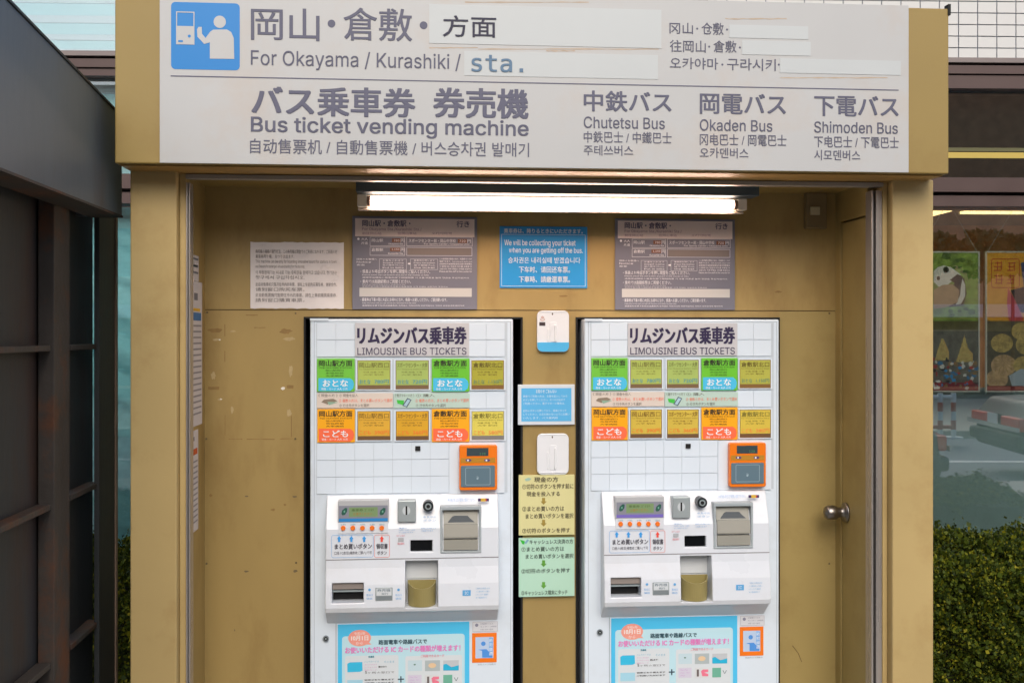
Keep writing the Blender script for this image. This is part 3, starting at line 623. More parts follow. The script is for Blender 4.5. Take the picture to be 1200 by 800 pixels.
# ticket buttons
def big_button(x0, y0, x1, y1, base, tagc, title, sub, word):
    b = MB().pbox(f, x0, y0, x1, y1, .0006, .0064).build('ticket_button', mat('btn_'+base.lstrip('#'), base, .4, var=.02), mach, bevel=.0008)
    g = f.off(.0066); t = MB().m(ink('#2E2A1E')); w_ = x1-x0
    t.text(g, title, x0+2, y0+2, x1-3, y0+9, .0003, .0004)
    t.text(g, sub, x0+3, y0+10, x1-4, y0+11.8, .0003, res=1)
    t.lines(g, ['岡山駅西口', '市役所前', '大学病院'], x0+10, y0+12.4, x0+31, y0+21.8, .0003, .6)
    t.m(mat('tag_'+tagc.lstrip('#'), tagc, .4)); t.fpoly(g, [(x0+1.6, y0+23), (x1-5.5, y0+23), (x1-2, y0+26), (x1-1, y0+30), (x1-2, y0+35), (x1-5.5, y1-.7), (x0+1.6, y1-.7)], .0003)
    t.m(ink('#F2F4F4')); t.text(g, word, x0+6.5, y0+25, x1-8, y0+33, .0006, .0006); t.text(g, '現金・カード 大人 小児', x0+5, y0+34.2, x1-8.5, y0+37, .0006, res=1)
    t.build('lettering', None, b)
def small_button(x0, y0, x1, y1, base, bottom, inkc, title, word, price, pc):
    w0 = MB().pbox(f, x0-1.6, y0-1, x1+1.6, y1+1, .0006, .006).build('ticket_button', WHITE, mach)
    g = f.off(.0062); MB().m(mat('frm_'+bottom.lstrip('#'), bottom, .5)).frect(g, x0, y0, x1, y1, 0).m(mat('btn_'+base.lstrip('#'), base, .4, var=.03)).frect(g, x0+.8, y0+.7, x1-.8, y1-5, .0003).build('key_face', None, w0)
    t = MB().m(ink(inkc)); t.text(g, title, x0+2, y0+2.6, x1-2, y0+8.6, .0006, .0001); t.text(g, 'For Okayama Station West', x0+2, y0+9.8, x1-2, y0+11.6, .0006, res=1)
    t.lines(g, ['中鉄 岡電 下電', '大学 駅前'], x0+7, y0+12.4, x1-8, y0+18.4, .0006, .6)
    t.m(ink(pc)); t.text(g, word, x0+2.6, y0+22.6, x0+15.5, y0+27.6, .0006, .0002); t.text(g, price, x0+20, y0+22.6, x1-2, y0+27.6, .0006, .0002); t.build('lettering', None, w0)
SPORTS = 'スポーツセンター・大学'
big_button(371.6, 420, 415.8, 458.6, '#72C440', '#4CC0E8', '岡山駅方面', 'FOR OKAYAMA STATION', 'おとな')
big_button(506, 420, 550, 458.6, '#6CC434', '#4CC0E8', '倉敷駅方面', 'FOR KURASHIKI STATION', 'おとな')
big_button(372, 479, 416, 518, '#F8AE14', '#FA7048', '岡山駅方面', 'FOR OKAYAMA STATION', 'こども')
big_button(506, 479, 550, 517.4, '#F8AE14', '#FA7048', '倉敷駅方面', 'FOR KURASHIKI STATION', 'こども')
small_button(418.8, 422, 457.6, 456, '#AEBE5C', '#7A6040', '#7C7A38', '岡山駅西口', 'おとな', '780円', '#4C9CA8')
small_button(463.6, 422, 502.6, 456, '#A8BE66', '#7A6040', '#74783C', SPORTS, 'おとな', '720円', '#4C9CA8')
small_button(552.4, 422, 590.6, 456, '#ACA838', '#84602E', '#6E5E1E', '倉敷駅北口', 'おとな', '1,150円', '#6C9470')
small_button(418.8, 481.4, 457.6, 515.6, '#E0AE38', '#6E5030', '#8A6820', '岡山駅西口', 'こども', '390円', '#F08030')
small_button(463.8, 481.4, 502.6, 515.6, '#DCA828', '#6E5030', '#84601C', SPORTS, 'こども', '360円', '#F08030')
small_button(552.6, 481.4, 590.8, 515.2, '#DCD05C', '#7C7C78', '#847C30', '倉敷駅北口', 'こども', '580円', '#F09048')
# instruction strips between the rows
def strip(x0, x1, c, head):
    s_ = MB().pbox(f, x0, 460.4, x1, 477.6, .0006, .0056).build('instruction_strip', mat('strip_'+c.lstrip('#'), c, .45), mach); g = f.off(.0058)
    t = MB().m(ink('#5E5650')); t.text(g, head, x0+1.5, 461.4, x0+24, 465, .0003, res=1); t.text(g, '① 現金を投入' if x0 < 400 else '① 購入', x0+26, 461.4, x0+48, 465, .0003, res=1); t.text(g, '③ 行き先ボタンを選択', x0+26, 473, x0+61, 476.6, .0003, res=1)
    t.m(ink('#EC6A48')); t.text(g, '② 複数の方は、まとめ買いボタンで選択', x0+25.5, 467, x1-1, 471.2, .0003, res=1)
    if x0 < 400: t.m(ink('#8A7A68')); t.fpoly(g, [(x0+8, 468), (x0+19, 467), (x0+24, 469.6), (x0+12, 473.6), (x0+5, 471)], .0003); t.m(ink('#8FB09A')); t.fpoly(g, [(x0+12, 470.6), (x0+25, 471), (x0+14, 474.4)], .0006)
    else: t.m(ink('#3FC040')); t.fpoly(g, [(x0+3.4, 468.4), (x0+12, 469), (x0+12, 474.6), (x0+4.4, 472.6)], .0003); t.m(ink('#4C5C6A')); t.fpoly(g, [(x0+10, 475), (x0+16, 466), (x0+21, 468.2), (x0+15.6, 477.2)], .0005); t.m(ink('#A9C8D8')); t.fpoly(g, [(x0+11.6, 474.6), (x0+16.6, 467.4), (x0+19.6, 468.8), (x0+14.8, 476)], .0008)
    t.build('lettering', None, s_)
strip(371.6, 460.6, '#DACEC2', '《 現金の方 》'); strip(461.4, 550.4, '#BAD2C6', '《 電子マネーの方 》')
MB().pbox(f, 486.6, 522.2, 492.6, 527.6, .0055, .008).build('sensor_window', BLACK, mach)
# contactless reader
OR = mat('reader_orange', '#F07C14', .35, var=.02); u0, u1, v0, v1 = f.r(538, 520.3, 582, 572.6)
rd = MB().prism(f, rr(u0, u1, v0, v1, .006), .0055, .028).build('card_reader', OR, mach, bevel=.002); g = f.off(.0285)
m_ = MB().m(mat('lcd_dark', '#3E4C50', .25)); m_.frect(g, 547, 524.6, 572.4, 534, .0002); m_.m(ink('#4E8A5C')); m_.text(g, '128', 562, 530, 569, 532.8, .0005, res=1); m_.build('display', None, rd)
m_ = MB().m(mat('reader_band', '#B98428', .4)); m_.frect(g, 540, 536.2, 580.4, 542, .0002)
for x in (549, 571): m_.m(ink('#50407A')); m_.disc(g, x, 539, 3.6, 1.6, .0005, 12)
for x in (548.4, 570): m_.m(ink('#F4F4F8')); m_.disc(g, x, 539, 1.1, 1.1, .0008, 10)
m_.build('indicator_lights', None, rd)
u0, u1, v0, v1 = g.r(540, 545.2, 580, 570.2)
pd = MB().prism(g, rr(u0, u1, v0, v1, .004), -.001, .002).build('touch_pad', mat('pad_grey', '#5F7885', .4), rd, bevel=.0006); g2 = g.off(.002)
m_ = MB().m(ink('#9FB4BE')); m_.frame(g2, 545.4, 547.4, 574.6, 568, .0014, .0004, r=.004)
for r_ in (2.4, 4.6):
    c = g2.px(559.4, 559.6); s_ = .0028*r_/3.2*1.25; pts = [(c[0]+s_*math.cos(a), c[1]+s_*math.sin(a)) for a in [math.radians(-20+i*22) for i in range(8)]]; pts2 = [(c[0]+(s_-.0009)*math.cos(a), c[1]+(s_-.0009)*math.sin(a)) for a in [math.radians(-20+i*22) for i in range(7, -1, -1)]]
    m_.flat(g2, pts+pts2, .0004)
m_.disc(g2, 559.6, 560.4, 1.2, 1.2, .0006, 10); m_.build('touch_mark', None, pd)
# moulded control panel
CP = MF.off(.055); a0, a1, _, _ = CP.r(381.5, 590, 584.5, 700); z = lambda y: CP.px(483, y)[1]
zf = lambda y: MF.px(483, y)[1]
prof = [(0.0004, zf(578.6)), (.012, zf(578.6)), (.022, z(590)), (.042, z(609)), (.052, z(619)), (.056, z(653.4)), (.056, z(654.6)), (.058, z(664)), (.068, z(683)), (.072, z(709)), (.066, z(715)), (.050, z(717.5)), (0.0004, zf(728))]
cpn = MB().profile(MF, prof, a0, a1).build('control_panel', PANELW, mach, bevel=.003)
cut = MB()
c1 = CP.off(.013); cut.pbox(c1, 389, 683, 426, 706, -.05, .03); cut.pbox(c1, 475, 657.5, 513.2, 711.5, -.062, .03)
cut.pbox(CP, 480.8, 632.6, 506.8, 646, -.012, .02)
carve(cpn, cut)
m_ = MB().m(mat('shadow_seam', '#8A8A8C', .6)); m_.box(CP, a0+.001, a1-.001, z(654.5), z(653.4), -.003, .0016); m_.build('panel_seam', None, mach)
MB().pbox(c1, 389.3, 683.3, 425.7, 705.7, -.049, -.045).build('ticket_tray', BLACK, mach)
MB().pbox(c1, 389.6, 684.2, 425.4, 691, -.040, -.012).build('tray_flap', mat('flap_brown', '#8F8680', .4), mach)
MB().pbox(c1, 389.6, 692.2, 425.4, 694, -.035, -.01).build('tray_flap', GREY, mach)
MB().pbox(CP, 481.2, 633, 506.4, 645.6, -.0115, -.009).build('coin_window', mat('window_black', '#101214', .15), mach)
# coin cup
cu = c1.r(476.6, 682.5, 512, 711); cx_ = (cu[0]+cu[1])/2; rx_ = (cu[1]-cu[0])/2-.002; m_ = MB(); k = 20
def ringc(rx, ry, v, dr=0): return [c1.w(cx_-rx*math.cos(math.pi*i/k), v-dr*math.sin(math.pi*i/k), -.045+ry*math.sin(math.pi*i/k)) for i in range(k+1)]
R = [ringc(rx_, .055, cu[3], .018), ringc(rx_*.97, .048, cu[2]), ringc(rx_*.93, .051, cu[3], .018), ringc(rx_*.88, .043, cu[2]+.003)]
vs = R[0]+R[1]+R[2]+R[3]; K = k+1; fs = []
for i in range(k): fs += [(i, K+i, K+i+1, i+1), (i, i+1, 2*K+i+1, 2*K+i), (2*K+i, 2*K+i+1, 3*K+i+1, 3*K+i)]
fs += [tuple(range(3*K, 4*K)), tuple(range(2*K-1, K-1, -1)), (0, K-1, 2*K-1, K)]
m_.add(vs, fs, False); m_.build('coin_cup', mat('smoked_plastic', '#9A8E5A', .3, var=.03), mach)
MB().pbox(c1, 475.4, 658, 512.8, 682, -.061, -.058).build('cup_back', mat('cup_back_white', '#D5DADC', .4), mach)
# lower panel items
m_ = MB().pbox(c1.off(.002), 440, 688, 460, 703, -.003, .003); ld = m_.build('lower_display', GREY, mach, bevel=.0006); g = c1.off(.0054)
t = MB().m(ink('#D3D9DC')); t.frect(g, 441, 688.8, 459, 697.4, 0); t.m(ink('#4E6C7C')); t.text(g, '券売機', 442, 689.4, 457.6, 693, .0004, res=1); t.text(g, '発行', 447, 694, 455, 696.6, .0004, res=1); t.m(ink('#7A8488')); t.frect(g, 441, 698.2, 459, 702.4, .0002); t.build('lettering', None, ld)
t = MB().m(ink('#5EA8DC')); g = c1.off(.0032)
for x in (433, 467): t.disc(g, x, 690.6, 1.6, 1.6, 0, 10); t.lines(g, ['取出口', '領収'], x-3.6, 694.6, x+3.6, 703, 0, .6)
t.frect(g, 542, 691, 551.6, 697.6, 0); t.m(ink('#F0F4F6')); t.text(g, 'IC', 544.6, 692.6, 549, 696, .0004, res=1)
t.m(ink('#86B8DC')); t.lines(g, [('ご案内 お問合せは', 1), ('バス案内所へお願い', 1), ('いたします 連絡先', .9), ('次の電話番号まで', .8)], 557.5, 687, 574, 701.5, 0, .55)
t.build('sticker', None, mach)
# display block
g = CP.off(.0); u0, u1, v0, v1 = CP.r(396, 586, 455.4, 611.4)
blk = MB().box(CP, u0, u1, v0, v1, -.045, .0015).build('display_unit', mat('unit_grey', '#B8BABC', .4), mach, bevel=.001); g = CP.off(.0018)
t = MB().m(mat('display_bezel', '#8A8C98', .35)); t.frect(g, 397, 592, 454.4, 607, 0)
t.m(mat('lcd_green', '#7F9A6C', .3)); t.frect(g, 409, 594, 442.6, 605, .0003); t.m(ink('#4E6A30')); t.text(g, '乗車券 ｺﾞﾘﾖｳ', 412, 595.6, 438, 598.8, .0006, res=1); t.m(ink('#B07A3A')); t.text(g, 'お選びください', 414, 600, 436, 603.4, .0006, res=1)
for x in (403.6, 448.4): t.m(ink('#1F5A4C')); t.fpoly(g, [(x-3.6, 601.6), (x-2.6, 597.6), (x+1, 594.6), (x+3.4, 595), (x+3.2, 599), (x+.6, 602.8), (x-2.4, 603.4)], .0004); t.m(ink('#6FA890')); t.disc(g, x, 599, 1, 1.4, .0007, 8)
t.m(mat('strip_blue', '#2C86C8', .4)); t.frect(g, 397, 607, 454.4, 610.8, .0003); t.build('display', None, blk)
MB().pbox(CP, 396.5, 611.6, 455, 624.4, -.03, .0006).build('key_plate', PANELW, mach)
for i in range(5):
    x = 402.2+11.3*i; c = CP.px(x, 618.2); MB().cyl(CP.w(*c, 0), CP.w(*c, .006), .0078, .007, seg=16).build('quantity_button', mat('key_orange', '#F0781E', .4), mach)
t = MB(); g = CP.off(.0012)
for i in range(5): x = 402.2+11.3*i; t.m(ink('#7FB2BE')); t.text(g, '%d枚' % (i+2) if i < 4 else '領収', x-3, 613, x+3.4, 615.4, 0, res=1)
g = CP.off(.0016)
MB().m(ink('#5FA8E0')).frame(g, 388.4, 626.2, 437.6, 652.8, .0010, 0, r=.006).build('label_outline', None, mach); MB().m(ink('#E8604C')).frame(g, 438.6, 626.2, 456.6, 652.8, .0010, .0001, r=.006).build('label_outline', None, mach)
t.m(ink('#3CA0E8'))
for x in (397.4, 411.8, 426.8): arrow(t, g, x, 631, 5, 7, 0, True)
t.m(ink('#F05040')); arrow(t, g, 447.4, 631, 5, 7, 0, True)
t.m(ink('#44424E')); t.text(g, 'まとめ買いボタン', 392.2, 636.6, 435.8, 643, 0, .0003); t.text(g, '口座の2枚目(複数枚ご購入)で可', 392, 645.4, 435.6, 649.8, 0, res=1)
t.text(g, '領収書', 441, 636.4, 454.4, 642.6, 0, .0003); t.text(g, 'ボタン', 442, 645, 453.4, 649.6, 0, .0001, res=1)
t.m(ink('#78A8D8')); t.lines(g, [('硬貨は', .5), ('100円・50円・10円', 1), ('がご利用できます', .9)], 467.5, 617, 486, 624.6, 0, .6); t.lines(g, ['紙幣は千円札のみ', ('ご利用できます', .8)], 493.5, 617, 511, 623, 0, .6); t.lines(g, ['係員呼出', 'ボタン'], 496, 603.4, 511, 611.4, 0, .6)
t.m(ink('#D84A5A')); t.text(g, 'コインは少', 464.5, 626, 474.6, 628.6, 0, res=1); t.text(g, '領収発行', 465.6, 635.4, 474, 638, 0, res=1); t.m(ink('#B0B4B8')); t.frect(g, 466.6, 629.8, 473, 634, 0)
t.m(ink('#7AA6D6')); t.text(g.off(-.02), 'この券売機は新五百円硬貨は使用できません', 521.5, 583.2, 557, 587.4, .0006, res=1)
t.build('lettering', None, mach)
bd = MB().m(ink('#402C5A')); gg = CP.off(-.015); bd.frect(gg, 560, 583.6, 573, 587, .001); bd.m(ink('#D8B040')); bd.frect(gg, 563.4, 583.4, 569, 587.2, .0014); bd.m(ink('#C23A3A')); bd.frect(gg, 569, 584, 570.6, 586.6, .0014); bd.build('badge_sticker', None, mach)
# coin slot
u0, u1, v0, v1 = CP.r(466, 586, 487.4, 611.4)
cs_ = MB().box(CP, u0, u1, v0, v1, -.045, .003).build('coin_slot_plate', mat('slot_grey', '#A4AEB0', .35, metal=.2), mach, bevel=.003); g = CP.off(.0026)
t = MB().m(mat('slot_inner', '#667276', .35)); t.frame(g, 468.6, 588.6, 484.8, 608.6, .0012, .0002); t.disc(g, 476.2, 598, 5.6, 6.2, .0002, 22); t.m(mat('slot_light', '#C8D0D2', .3)); t.disc(g, 476.2, 598, 4.6, 5.2, .0005, 22)
t.m(BLACK); t.frect(g, 475.3, 592.6, 477.3, 603, .0009); t.build('coin_slot', None, cs_)
c = CP.px(501.8, 592.8); m_ = MB().m(mat('knob_black', '#22282C', .35)); m_.cyl(CP.w(*c, -.045), CP.w(*c, .004), .0165, seg=24); m_.m(GREY); m_.cyl(CP.w(*c, .004), CP.w(*c, .006), .010, seg=20); m_.m(BLACK); m_.cyl(CP.w(*c, .006), CP.w(*c, .0065), .006, seg=16)
m_.build('call_button', None, mach)
# bill unit
g = CP; u0, u1, v0, v1 = CP.r(516, 592.6, 564, 647.4)
bu = MB().box(CP, u0, u1, v0, v1, -.05, .004).build('bill_unit', mat('bill_frame', '#A6B0B4', .4), mach, bevel=.002)
c2 = CP.off(.004); carve(bu, MB().pbox(c2, 518.6, 597.4, 561.4, 645, -.035, .02))
bu_in = [(-.033, c2.px(540, 597.9)[1]), (-.020, c2.px(540, 598.4)[1]), (-.008, c2.px(540, 613.6)[1]), (.000, c2.px(540, 614.2)[1]), (.006, c2.px(540, 628)[1]), (.006, c2.px(540, 629.6)[1]), (-.006, c2.px(540, 630.4)[1]), (-.006, c2.px(540, 631.2)[1]), (.004, c2.px(540, 632)[1]), (.004, c2.px(540, 643.6)[1]), (-.033, c2.px(540, 644.6)[1])]
uu = c2.r(520, 600, 560, 640); MB().profile(c2, bu_in, uu[0], uu[1]).build('bill_slot_block', BEIGE, bu)
dk = mat('notch_dark', '#5E6468', .5)
t = MB().m(dk); gg = c2.off(-.013); t.prism(gg, [gg.px(*p) for p in ((525, 610.8), (530, 604.8), (533, 603.8), (548, 603.8), (551, 607), (556, 611), (556, 612.6), (525, 612.6))], -.012, .004); t.build('note_guide', None, bu)
# lock, poster sticker etc.
lk = MB().m(mat('lock_metal', '#96A0A6', .35, metal=.6)); c = f.px(382, 747.4); lk.cyl(f.w(*c, .0003), f.w(*c, .006), .0098, seg=22); lk.m(BLACK); lk.cyl(f.w(*c, .006), f.w(*c, .0068), .0062, seg=18); lk.m(GREY); lk.cyl(f.w(*c, .0068), f.w(*c, .0075), .003, seg=12); lk.build('lock', None, mach)
MB().m(mat('seam_grey', '#9AA6B0')).pbox(f, 393.4, 730, 394.2, 860, .0006, .0012).build('lower_seam', None, mach)
u0, u1, v0, v1 = f.r(553.4, 727.4, 583.6, 740)
st = MB().box(f, u0, u1, v0, v1, .0006, .0014).build('white_sticker', mat('sticker_white', '#DADCE0', .4), mach); g = f.off(.0018); t = MB().m(ink('#8C8EA0')); t.frame(g, 554, 728, 583, 739.4, .0006, 0); t.disc(g, 558.6, 732, 2, 2, 0, 10); t.lines(g, [('お客様サービス', .8), ('センター 24時間', 1), ('お問い合わせ番号', .8)], 563, 728.6, 581.6, 738.6, 0, .55); t.build('lettering', None, st)
st = MB().pbox(f, 553.2, 741, 582, 775.4, .0006, .0016).build('orange_sticker', mat('sticker_orange', '#F47A12', .4), mach); g = f.off(.002)
t = MB().m(ink('#BCD0EA')); t.frect(g, 557.2, 745.8, 578.2, 770.6, 0); t.m(ink('#4E94E0')); t.disc(g, 566.4, 753.6, 2.7, 2.7, .0003, 16); t.fpoly(g, [(560.4, 760.6), (570, 760), (573, 763), (577, 765), (577, 770), (565, 770), (565, 762)], .0003)
t.m(ink('#7FB2E8')); t.frect(g, 573, 746.4, 577.6, 763, .00025); t.m(ink('#F2F6FA')); t.lines(g, ['防', '犯', '録', '画'], 573.4, 747, 577.2, 768, .0006, .7); t.m(ink('#9AA0A8')); t.text(g, '防犯カメラ作動中', 560, 777, 581, 778.8, -.0006, res=1); t.build('print', None, st)

# poster on the machine
def poster():
    g = f.off(.0022); u0, u1, v0, v1 = f.r(396, 729.4, 550, 836)
    e = empty('fare_card_poster', f.w((u0+u1)/2, v0, 0), 'sky blue card poster on the lower door of the left ticket machine', 'poster', 'sky blue posters on the machine doors')
    MB().box(f, u0, u1, v0, v1, .0008, .0022).build('sheet', mat('poster_cyan', '#4FC4F2', .35), e)
    t = MB().m(mat('poster_pale', '#BFE4EE', .4)); a, b, c_, d = g.r(400.8, 743.4, 544.6, 836); t.flat(g, rr(a, b, c_, d, .010), .0003)
    t.m(mat('poster_white', '#D8E0E4', .4)); a, b, c_, d = g.r(404.4, 767.4, 467, 836); t.flat(g, rr(a, b, c_, d, .006), .0006); a, b, c_, d = g.r(475, 767.4, 541.4, 836); t.flat(g, rr(a, b, c_, d, .006), .0006)
    t.m(mat('bubble_pink', '#F0A090', .4)); t.disc(g, 421.4, 747, 13.4, 9.6, .0007, 28); t.fpoly(g, [(430, 750), (435.4, 754.6), (428, 754.6)], .0006)
    t.m(ink('#F4F0EC')); t.text(g, '令和6年', 415, 740, 428, 743.4, .001, res=1); t.text(g, '10月1日', 411.5, 744, 431.6, 750, .001, .0005); t.text(g, 'から', 417, 751.4, 425.6, 755, .001, res=1)
    t.m(ink('#2E5260')); t.text(g, '路面電車や路線バスで', 443.6, 748.4, 500.4, 754.2, .001, .0005)
    t.m(ink('#E884C8')); t.text(g, 'お使いいただける IC カードの種類が増えます！', 404.4, 756, 539.6, 763.6, .001, .0007)
    t.m(ink('#E89AA8')); t.text(g, 'ご利用できるカード', 493, 766, 520.6, 769.4, .001, .0002, res=1); t.m(ink('#2C8CA4')); t.text(g, '交通系', 431.6, 767.6, 438.6, 770, .001, .0003, res=1)
    t.m(mat('card_cyan', '#38BEE6', .4)); t.fpoly(g, [(407, 777), (410, 775.4), (424.6, 775), (425, 785), (422, 786.4), (407.2, 787)], .001); t.m(mat('card_lb', '#A6D8EA', .4)); t.frect(g, 407, 796, 425, 806, .001)
    t.m(ink('#6FB8D0')); t.text(g, 'ハレカカードは', 427, 773.4, 444, 775.6, .001, res=1); t.text(g, 'そのまま', 450, 773.4, 462, 776, .001, res=1)
    t.m(ink('#D898C4')); t.lines(g, ['ポイントがたまる', 'とてもおトクな', '割引カード'], 427.4, 776.4, 441.6, 786, .001, .55)
    t.m(ink('#4C4A50')); t.text(g, '使えます！', 443.4, 779.4, 453, 781.6, .001, .0002, res=1); t.lines(g, ['従来どおり使えます', 'ご利用いただけます'], 427, 793.8, 462, 801, .001, .5, .0002); t.text(g, '5', 428, 785.6, 430, 788.6, .001, .0002, res=1); t.text(g, 'ヶ所の窓口で', 431, 786, 462, 788.4, .001, res=1)
    t.m(ink('#2C4254')); t.frect(g, 466.2, 794.4, 473.4, 795.8, .0012); t.frect(g, 469.1, 791.6, 470.5, 798.8, .0014)
    cards = [(478, 773, 494.6, 785.4, '#C5DCE4'), (498, 773, 515.6, 785.4, '#B0BCBE'), (519.4, 773, 537.6, 785, '#C2C8CC'), (478, 790, 494, 802, '#D4D0E0'), (498, 790, 515, 802, '#D8DCDE'), (519.4, 790, 530, 801.4, '#6FB49C')]
    for i, (a, b, c_, d, h) in enumerate(cards): t.m(mat('card%d' % i, h, .4)); t.frect(g, a, b, c_, d, .001)
    t.m(ink('#22B4DC')); t.fpoly(g, [(519.4, 778), (523, 777), (529, 781), (537.6, 778.6), (537.6, 784.8), (519.4, 784.8)], .0013)
    t.m(ink('#E6C8A0')); t.disc(g, 506.6, 779, 4.6, 3, .0013, 14); t.m(ink('#EC7C94')); t.fpoly(g, [(505.6, 794), (508, 792), (514.4, 792), (514.4, 795), (509.6, 795.6), (514.4, 797.6), (514.4, 800), (507, 800)], .0013); t.m(ink('#6A6060')); t.frect(g, 500.4, 792, 503, 800.4, .0013)
    t.m(ink('#4A6A70')); t.text(g, 'V', 532, 793, 537, 797, .001, res=1); t.m(ink('#C79AD0')); t.lines(g, [('〜〜', .8), ('なり', 1), ('〜', .5)], 480, 791, 492, 801, .0013, .4); t.m(ink('#5A8478')); t.disc(g, 486, 778, 1.4, .9, .0013, 8)
    t.build('print', None, e); return e
po = poster()
mach2 = copy_tree(mach); po2 = copy_tree(po)
DX = MF.px(685.0, 560)[0]-mx0; mach2.location.x += DX; po2.location.x += DX
mach2['label'] = 'white ticket machine right of the column, nearest the side door'
po2['label'] = 'sky blue card poster on the lower door of the right ticket machine'
def recolour(root, swaps):
    for o in [o for o in root.children_recursive if o.type == 'MESH']:
        for i, mt in enumerate(o.data.materials):
            if mt and mt.name in swaps:
                if o.data.users > 1: o.data = o.data.copy()
                o.data.materials[i] = swaps[mt.name]
recolour(mach2, {'strip_blue': mat('strip_violet', '#7A6CC0', .4), 'btn_E0AE38': mat('btn_faded_yellow', '#D2B848', .4, var=.03), 'btn_DCA828': MATS.get('btn_faded_yellow') or mat('btn_faded_yellow', '#D2B848', .4, var=.03),
                 'btn_ACA838': mat('btn_faded_olive', '#B4B44C', .4, var=.03), 'frm_7C7C78': mat('frm_brown', '#6E5030', .5), 'btn_DCD05C': mat('btn_deep_yellow', '#D6BE48', .4, var=.03)})
print('machine width check', (mx1-mx0), MF.px(909, 560)[0]-MF.px(685, 560)[0])

# ================================================================== steel shelter on the left
SXu = FY(-.24).px(143, 195)[0]
SW = Frame((SXu, 0, 0), (0, 1, 0))              # its side wall faces the booth; u is world y
shl = empty('steel_shelter', (SXu, -1.2, 0), 'dark grey rusting steel shelter with fascia left of the booth', 'shelter')
ye = -.24; yn = -2.35
zb1 = SW.px(143, 253)[1]; ztop_e = SW.px(139.5, 136)[1]
un, _ = SW.px(20, 100); ztop_n = SW.px(20, 12.6)[1]
slope = (ztop_n-ztop_e)/(un-ye)
def zat(y): return ztop_e+slope*(y-ye)
MB().prism(SW, [(yn, zb1), (ye, zb1), (ye, zat(ye)), (yn, zat(yn))], -.03, 0).build('fascia', STEEL, shl, bevel=.002)
MB().prism(SW, [(yn, zat(yn)), (ye, zat(ye)), (ye, zat(ye)+.006), (yn, zat(yn)+.006)], -.05, .004).build('fascia_trim', STEEL_D, shl)
MB().prism(SW, [(yn, zb1-.006), (ye, zb1-.006), (ye, zb1), (yn, zb1)], -.09, .003).build('fascia_rim', RUST, shl)
MB().box(Frame((SXu, ye, 0), (1, 0, 0)), -1.2, -.03, zb1, zat(ye), -.03, 0).build('fascia', STEEL, shl, bevel=.002)
MB().box(Frame((SXu, ye, 0), (1, 0, 0)), -1.6, -.032, zat(ye)-.06, zat(ye)-.03, 0, 2.1).build('roof', STEEL_D, shl)
SP = SW.off(-.10)                                # plane of posts
def ypx(x): return SP.px(x, 500)[0]
MB().box(SP, ypx(111.6), ypx(130), 0, zb1+.12, -.004, .012).build('post', STEEL_D, shl, bevel=.002)
MB().box(SP, ypx(130.3), ypx(132.2), 0, zb1+.12, -.004, .016).build('edge_strip', mat('edge_tan', '#7C6A5C', .5, var=.1), shl)
MB().box(SP, ypx(58), ypx(76.5), 0, zb1+.12, -.03, .012).build('post', RUST, shl, bevel=.002)
MB().box(SP, ypx(77), ypx(81.5), 0, zb1+.12, -.05, -.004).build('post_flange', STEEL_D, shl, bevel=.001)
PB = SW.off(-.135)
MB().box(PB, PB.px(80, 500)[0], PB.px(108.6, 500)[0], 0, zb1+.12, -.02, 0).build('side_panel', STEEL_D, shl)
MB().box(PB, yn, PB.px(59, 500)[0], 0, zb1+.12, -.02, 0).build('side_panel', STEEL_D, shl)
for zy in (406.5, 575, 743):
    zc_ = SP.px(99, zy)[1]; h = .008
    MB().box(SP, ypx(81.8), ypx(116), zc_-h, zc_+h, -.034, .004).build('rail', RUST, shl, bevel=.002)
    MB().box(SP, yn, ypx(57.6), zc_-h, zc_+h, -.034, .004).build('rail', RUST, shl, bevel=.002)

# ================================================================== station building behind
bld = empty('station_building', GB.w(0, 0, 0), 'station building with white tiles, brown window beams and shop glass behind the booth', 'building')
B = GB
def bz(y): return B.px(1150, y)[1]
ul = B.px(-150, 300)[0]; ur = B.px(1400, 300)[0]; um = B.px(819, 30)[0]
TILE = mat('tile_white', '#D0D0CC', .35, var=.03, vscale=3)
MB().box(B, B.px(828, 30)[0], ur, bz(70.5), bz(-60), -.2, -.001).build('tile_wall', mat('grout_grey', '#7A8290', .8), bld)
pu = (B.px(1189.8, 40)[0]-B.px(1122.6, 40)[0])/3; pv = (bz(2.4)-bz(70.5))/5
tm = MB().box(FY(0), .0024, pu-.0024, .0024, pv-.0024, 0, .005).build('tile', TILE, None, origin=(0, 0, 0), bevel=0); tme = tm.data; bpy.data.objects.remove(tm)
ub = B.px(1122.6, 40)[0]; rz = math.atan2(B.U.y, B.U.x)
for i in range(-14, 5):
    for j in range(7):
        u = ub+pu*i; v = bz(70.5)+pv*j
        if u < B.px(828, 30)[0]+.002 or (i < -2 and j < 4): continue
        piece('tile', tme, bld, B.w(u, v, .001), rz)
def beam(nm, y0, y1, n1, mt, a=None, b=None, n0=-.15): MB().box(B, ul if a is None else a, ur if b is None else b, bz(y1), bz(y0), n0, n1).build(nm, mt, bld)
beam('ledge', 71, 76.6, .05, BROWN_L); beam('shadow_gap', 76.6, 79.4, .0, ALU_D); beam('window_beam', 79.4, 89, .04, BROWN); beam('shadow_gap', 89, 90.4, .0, ALU_D); beam('window_beam', 90.4, 98, .03, BROWN)
beam('window_beam', 98, 105.5, .03, BROWN, a=um)
beam('window_beam', 210, 226.6, .05, BROWN); beam('shadow_gap', 226.6, 230.2, .0, ALU_D); beam('window_beam', 230.2, 242.6, .03, BROWN)
beam('sill', 700, 712, .05, BROWN); beam('plinth', 712, 1300, .03, mat('plinth_grey', '#6D6A66', .8))
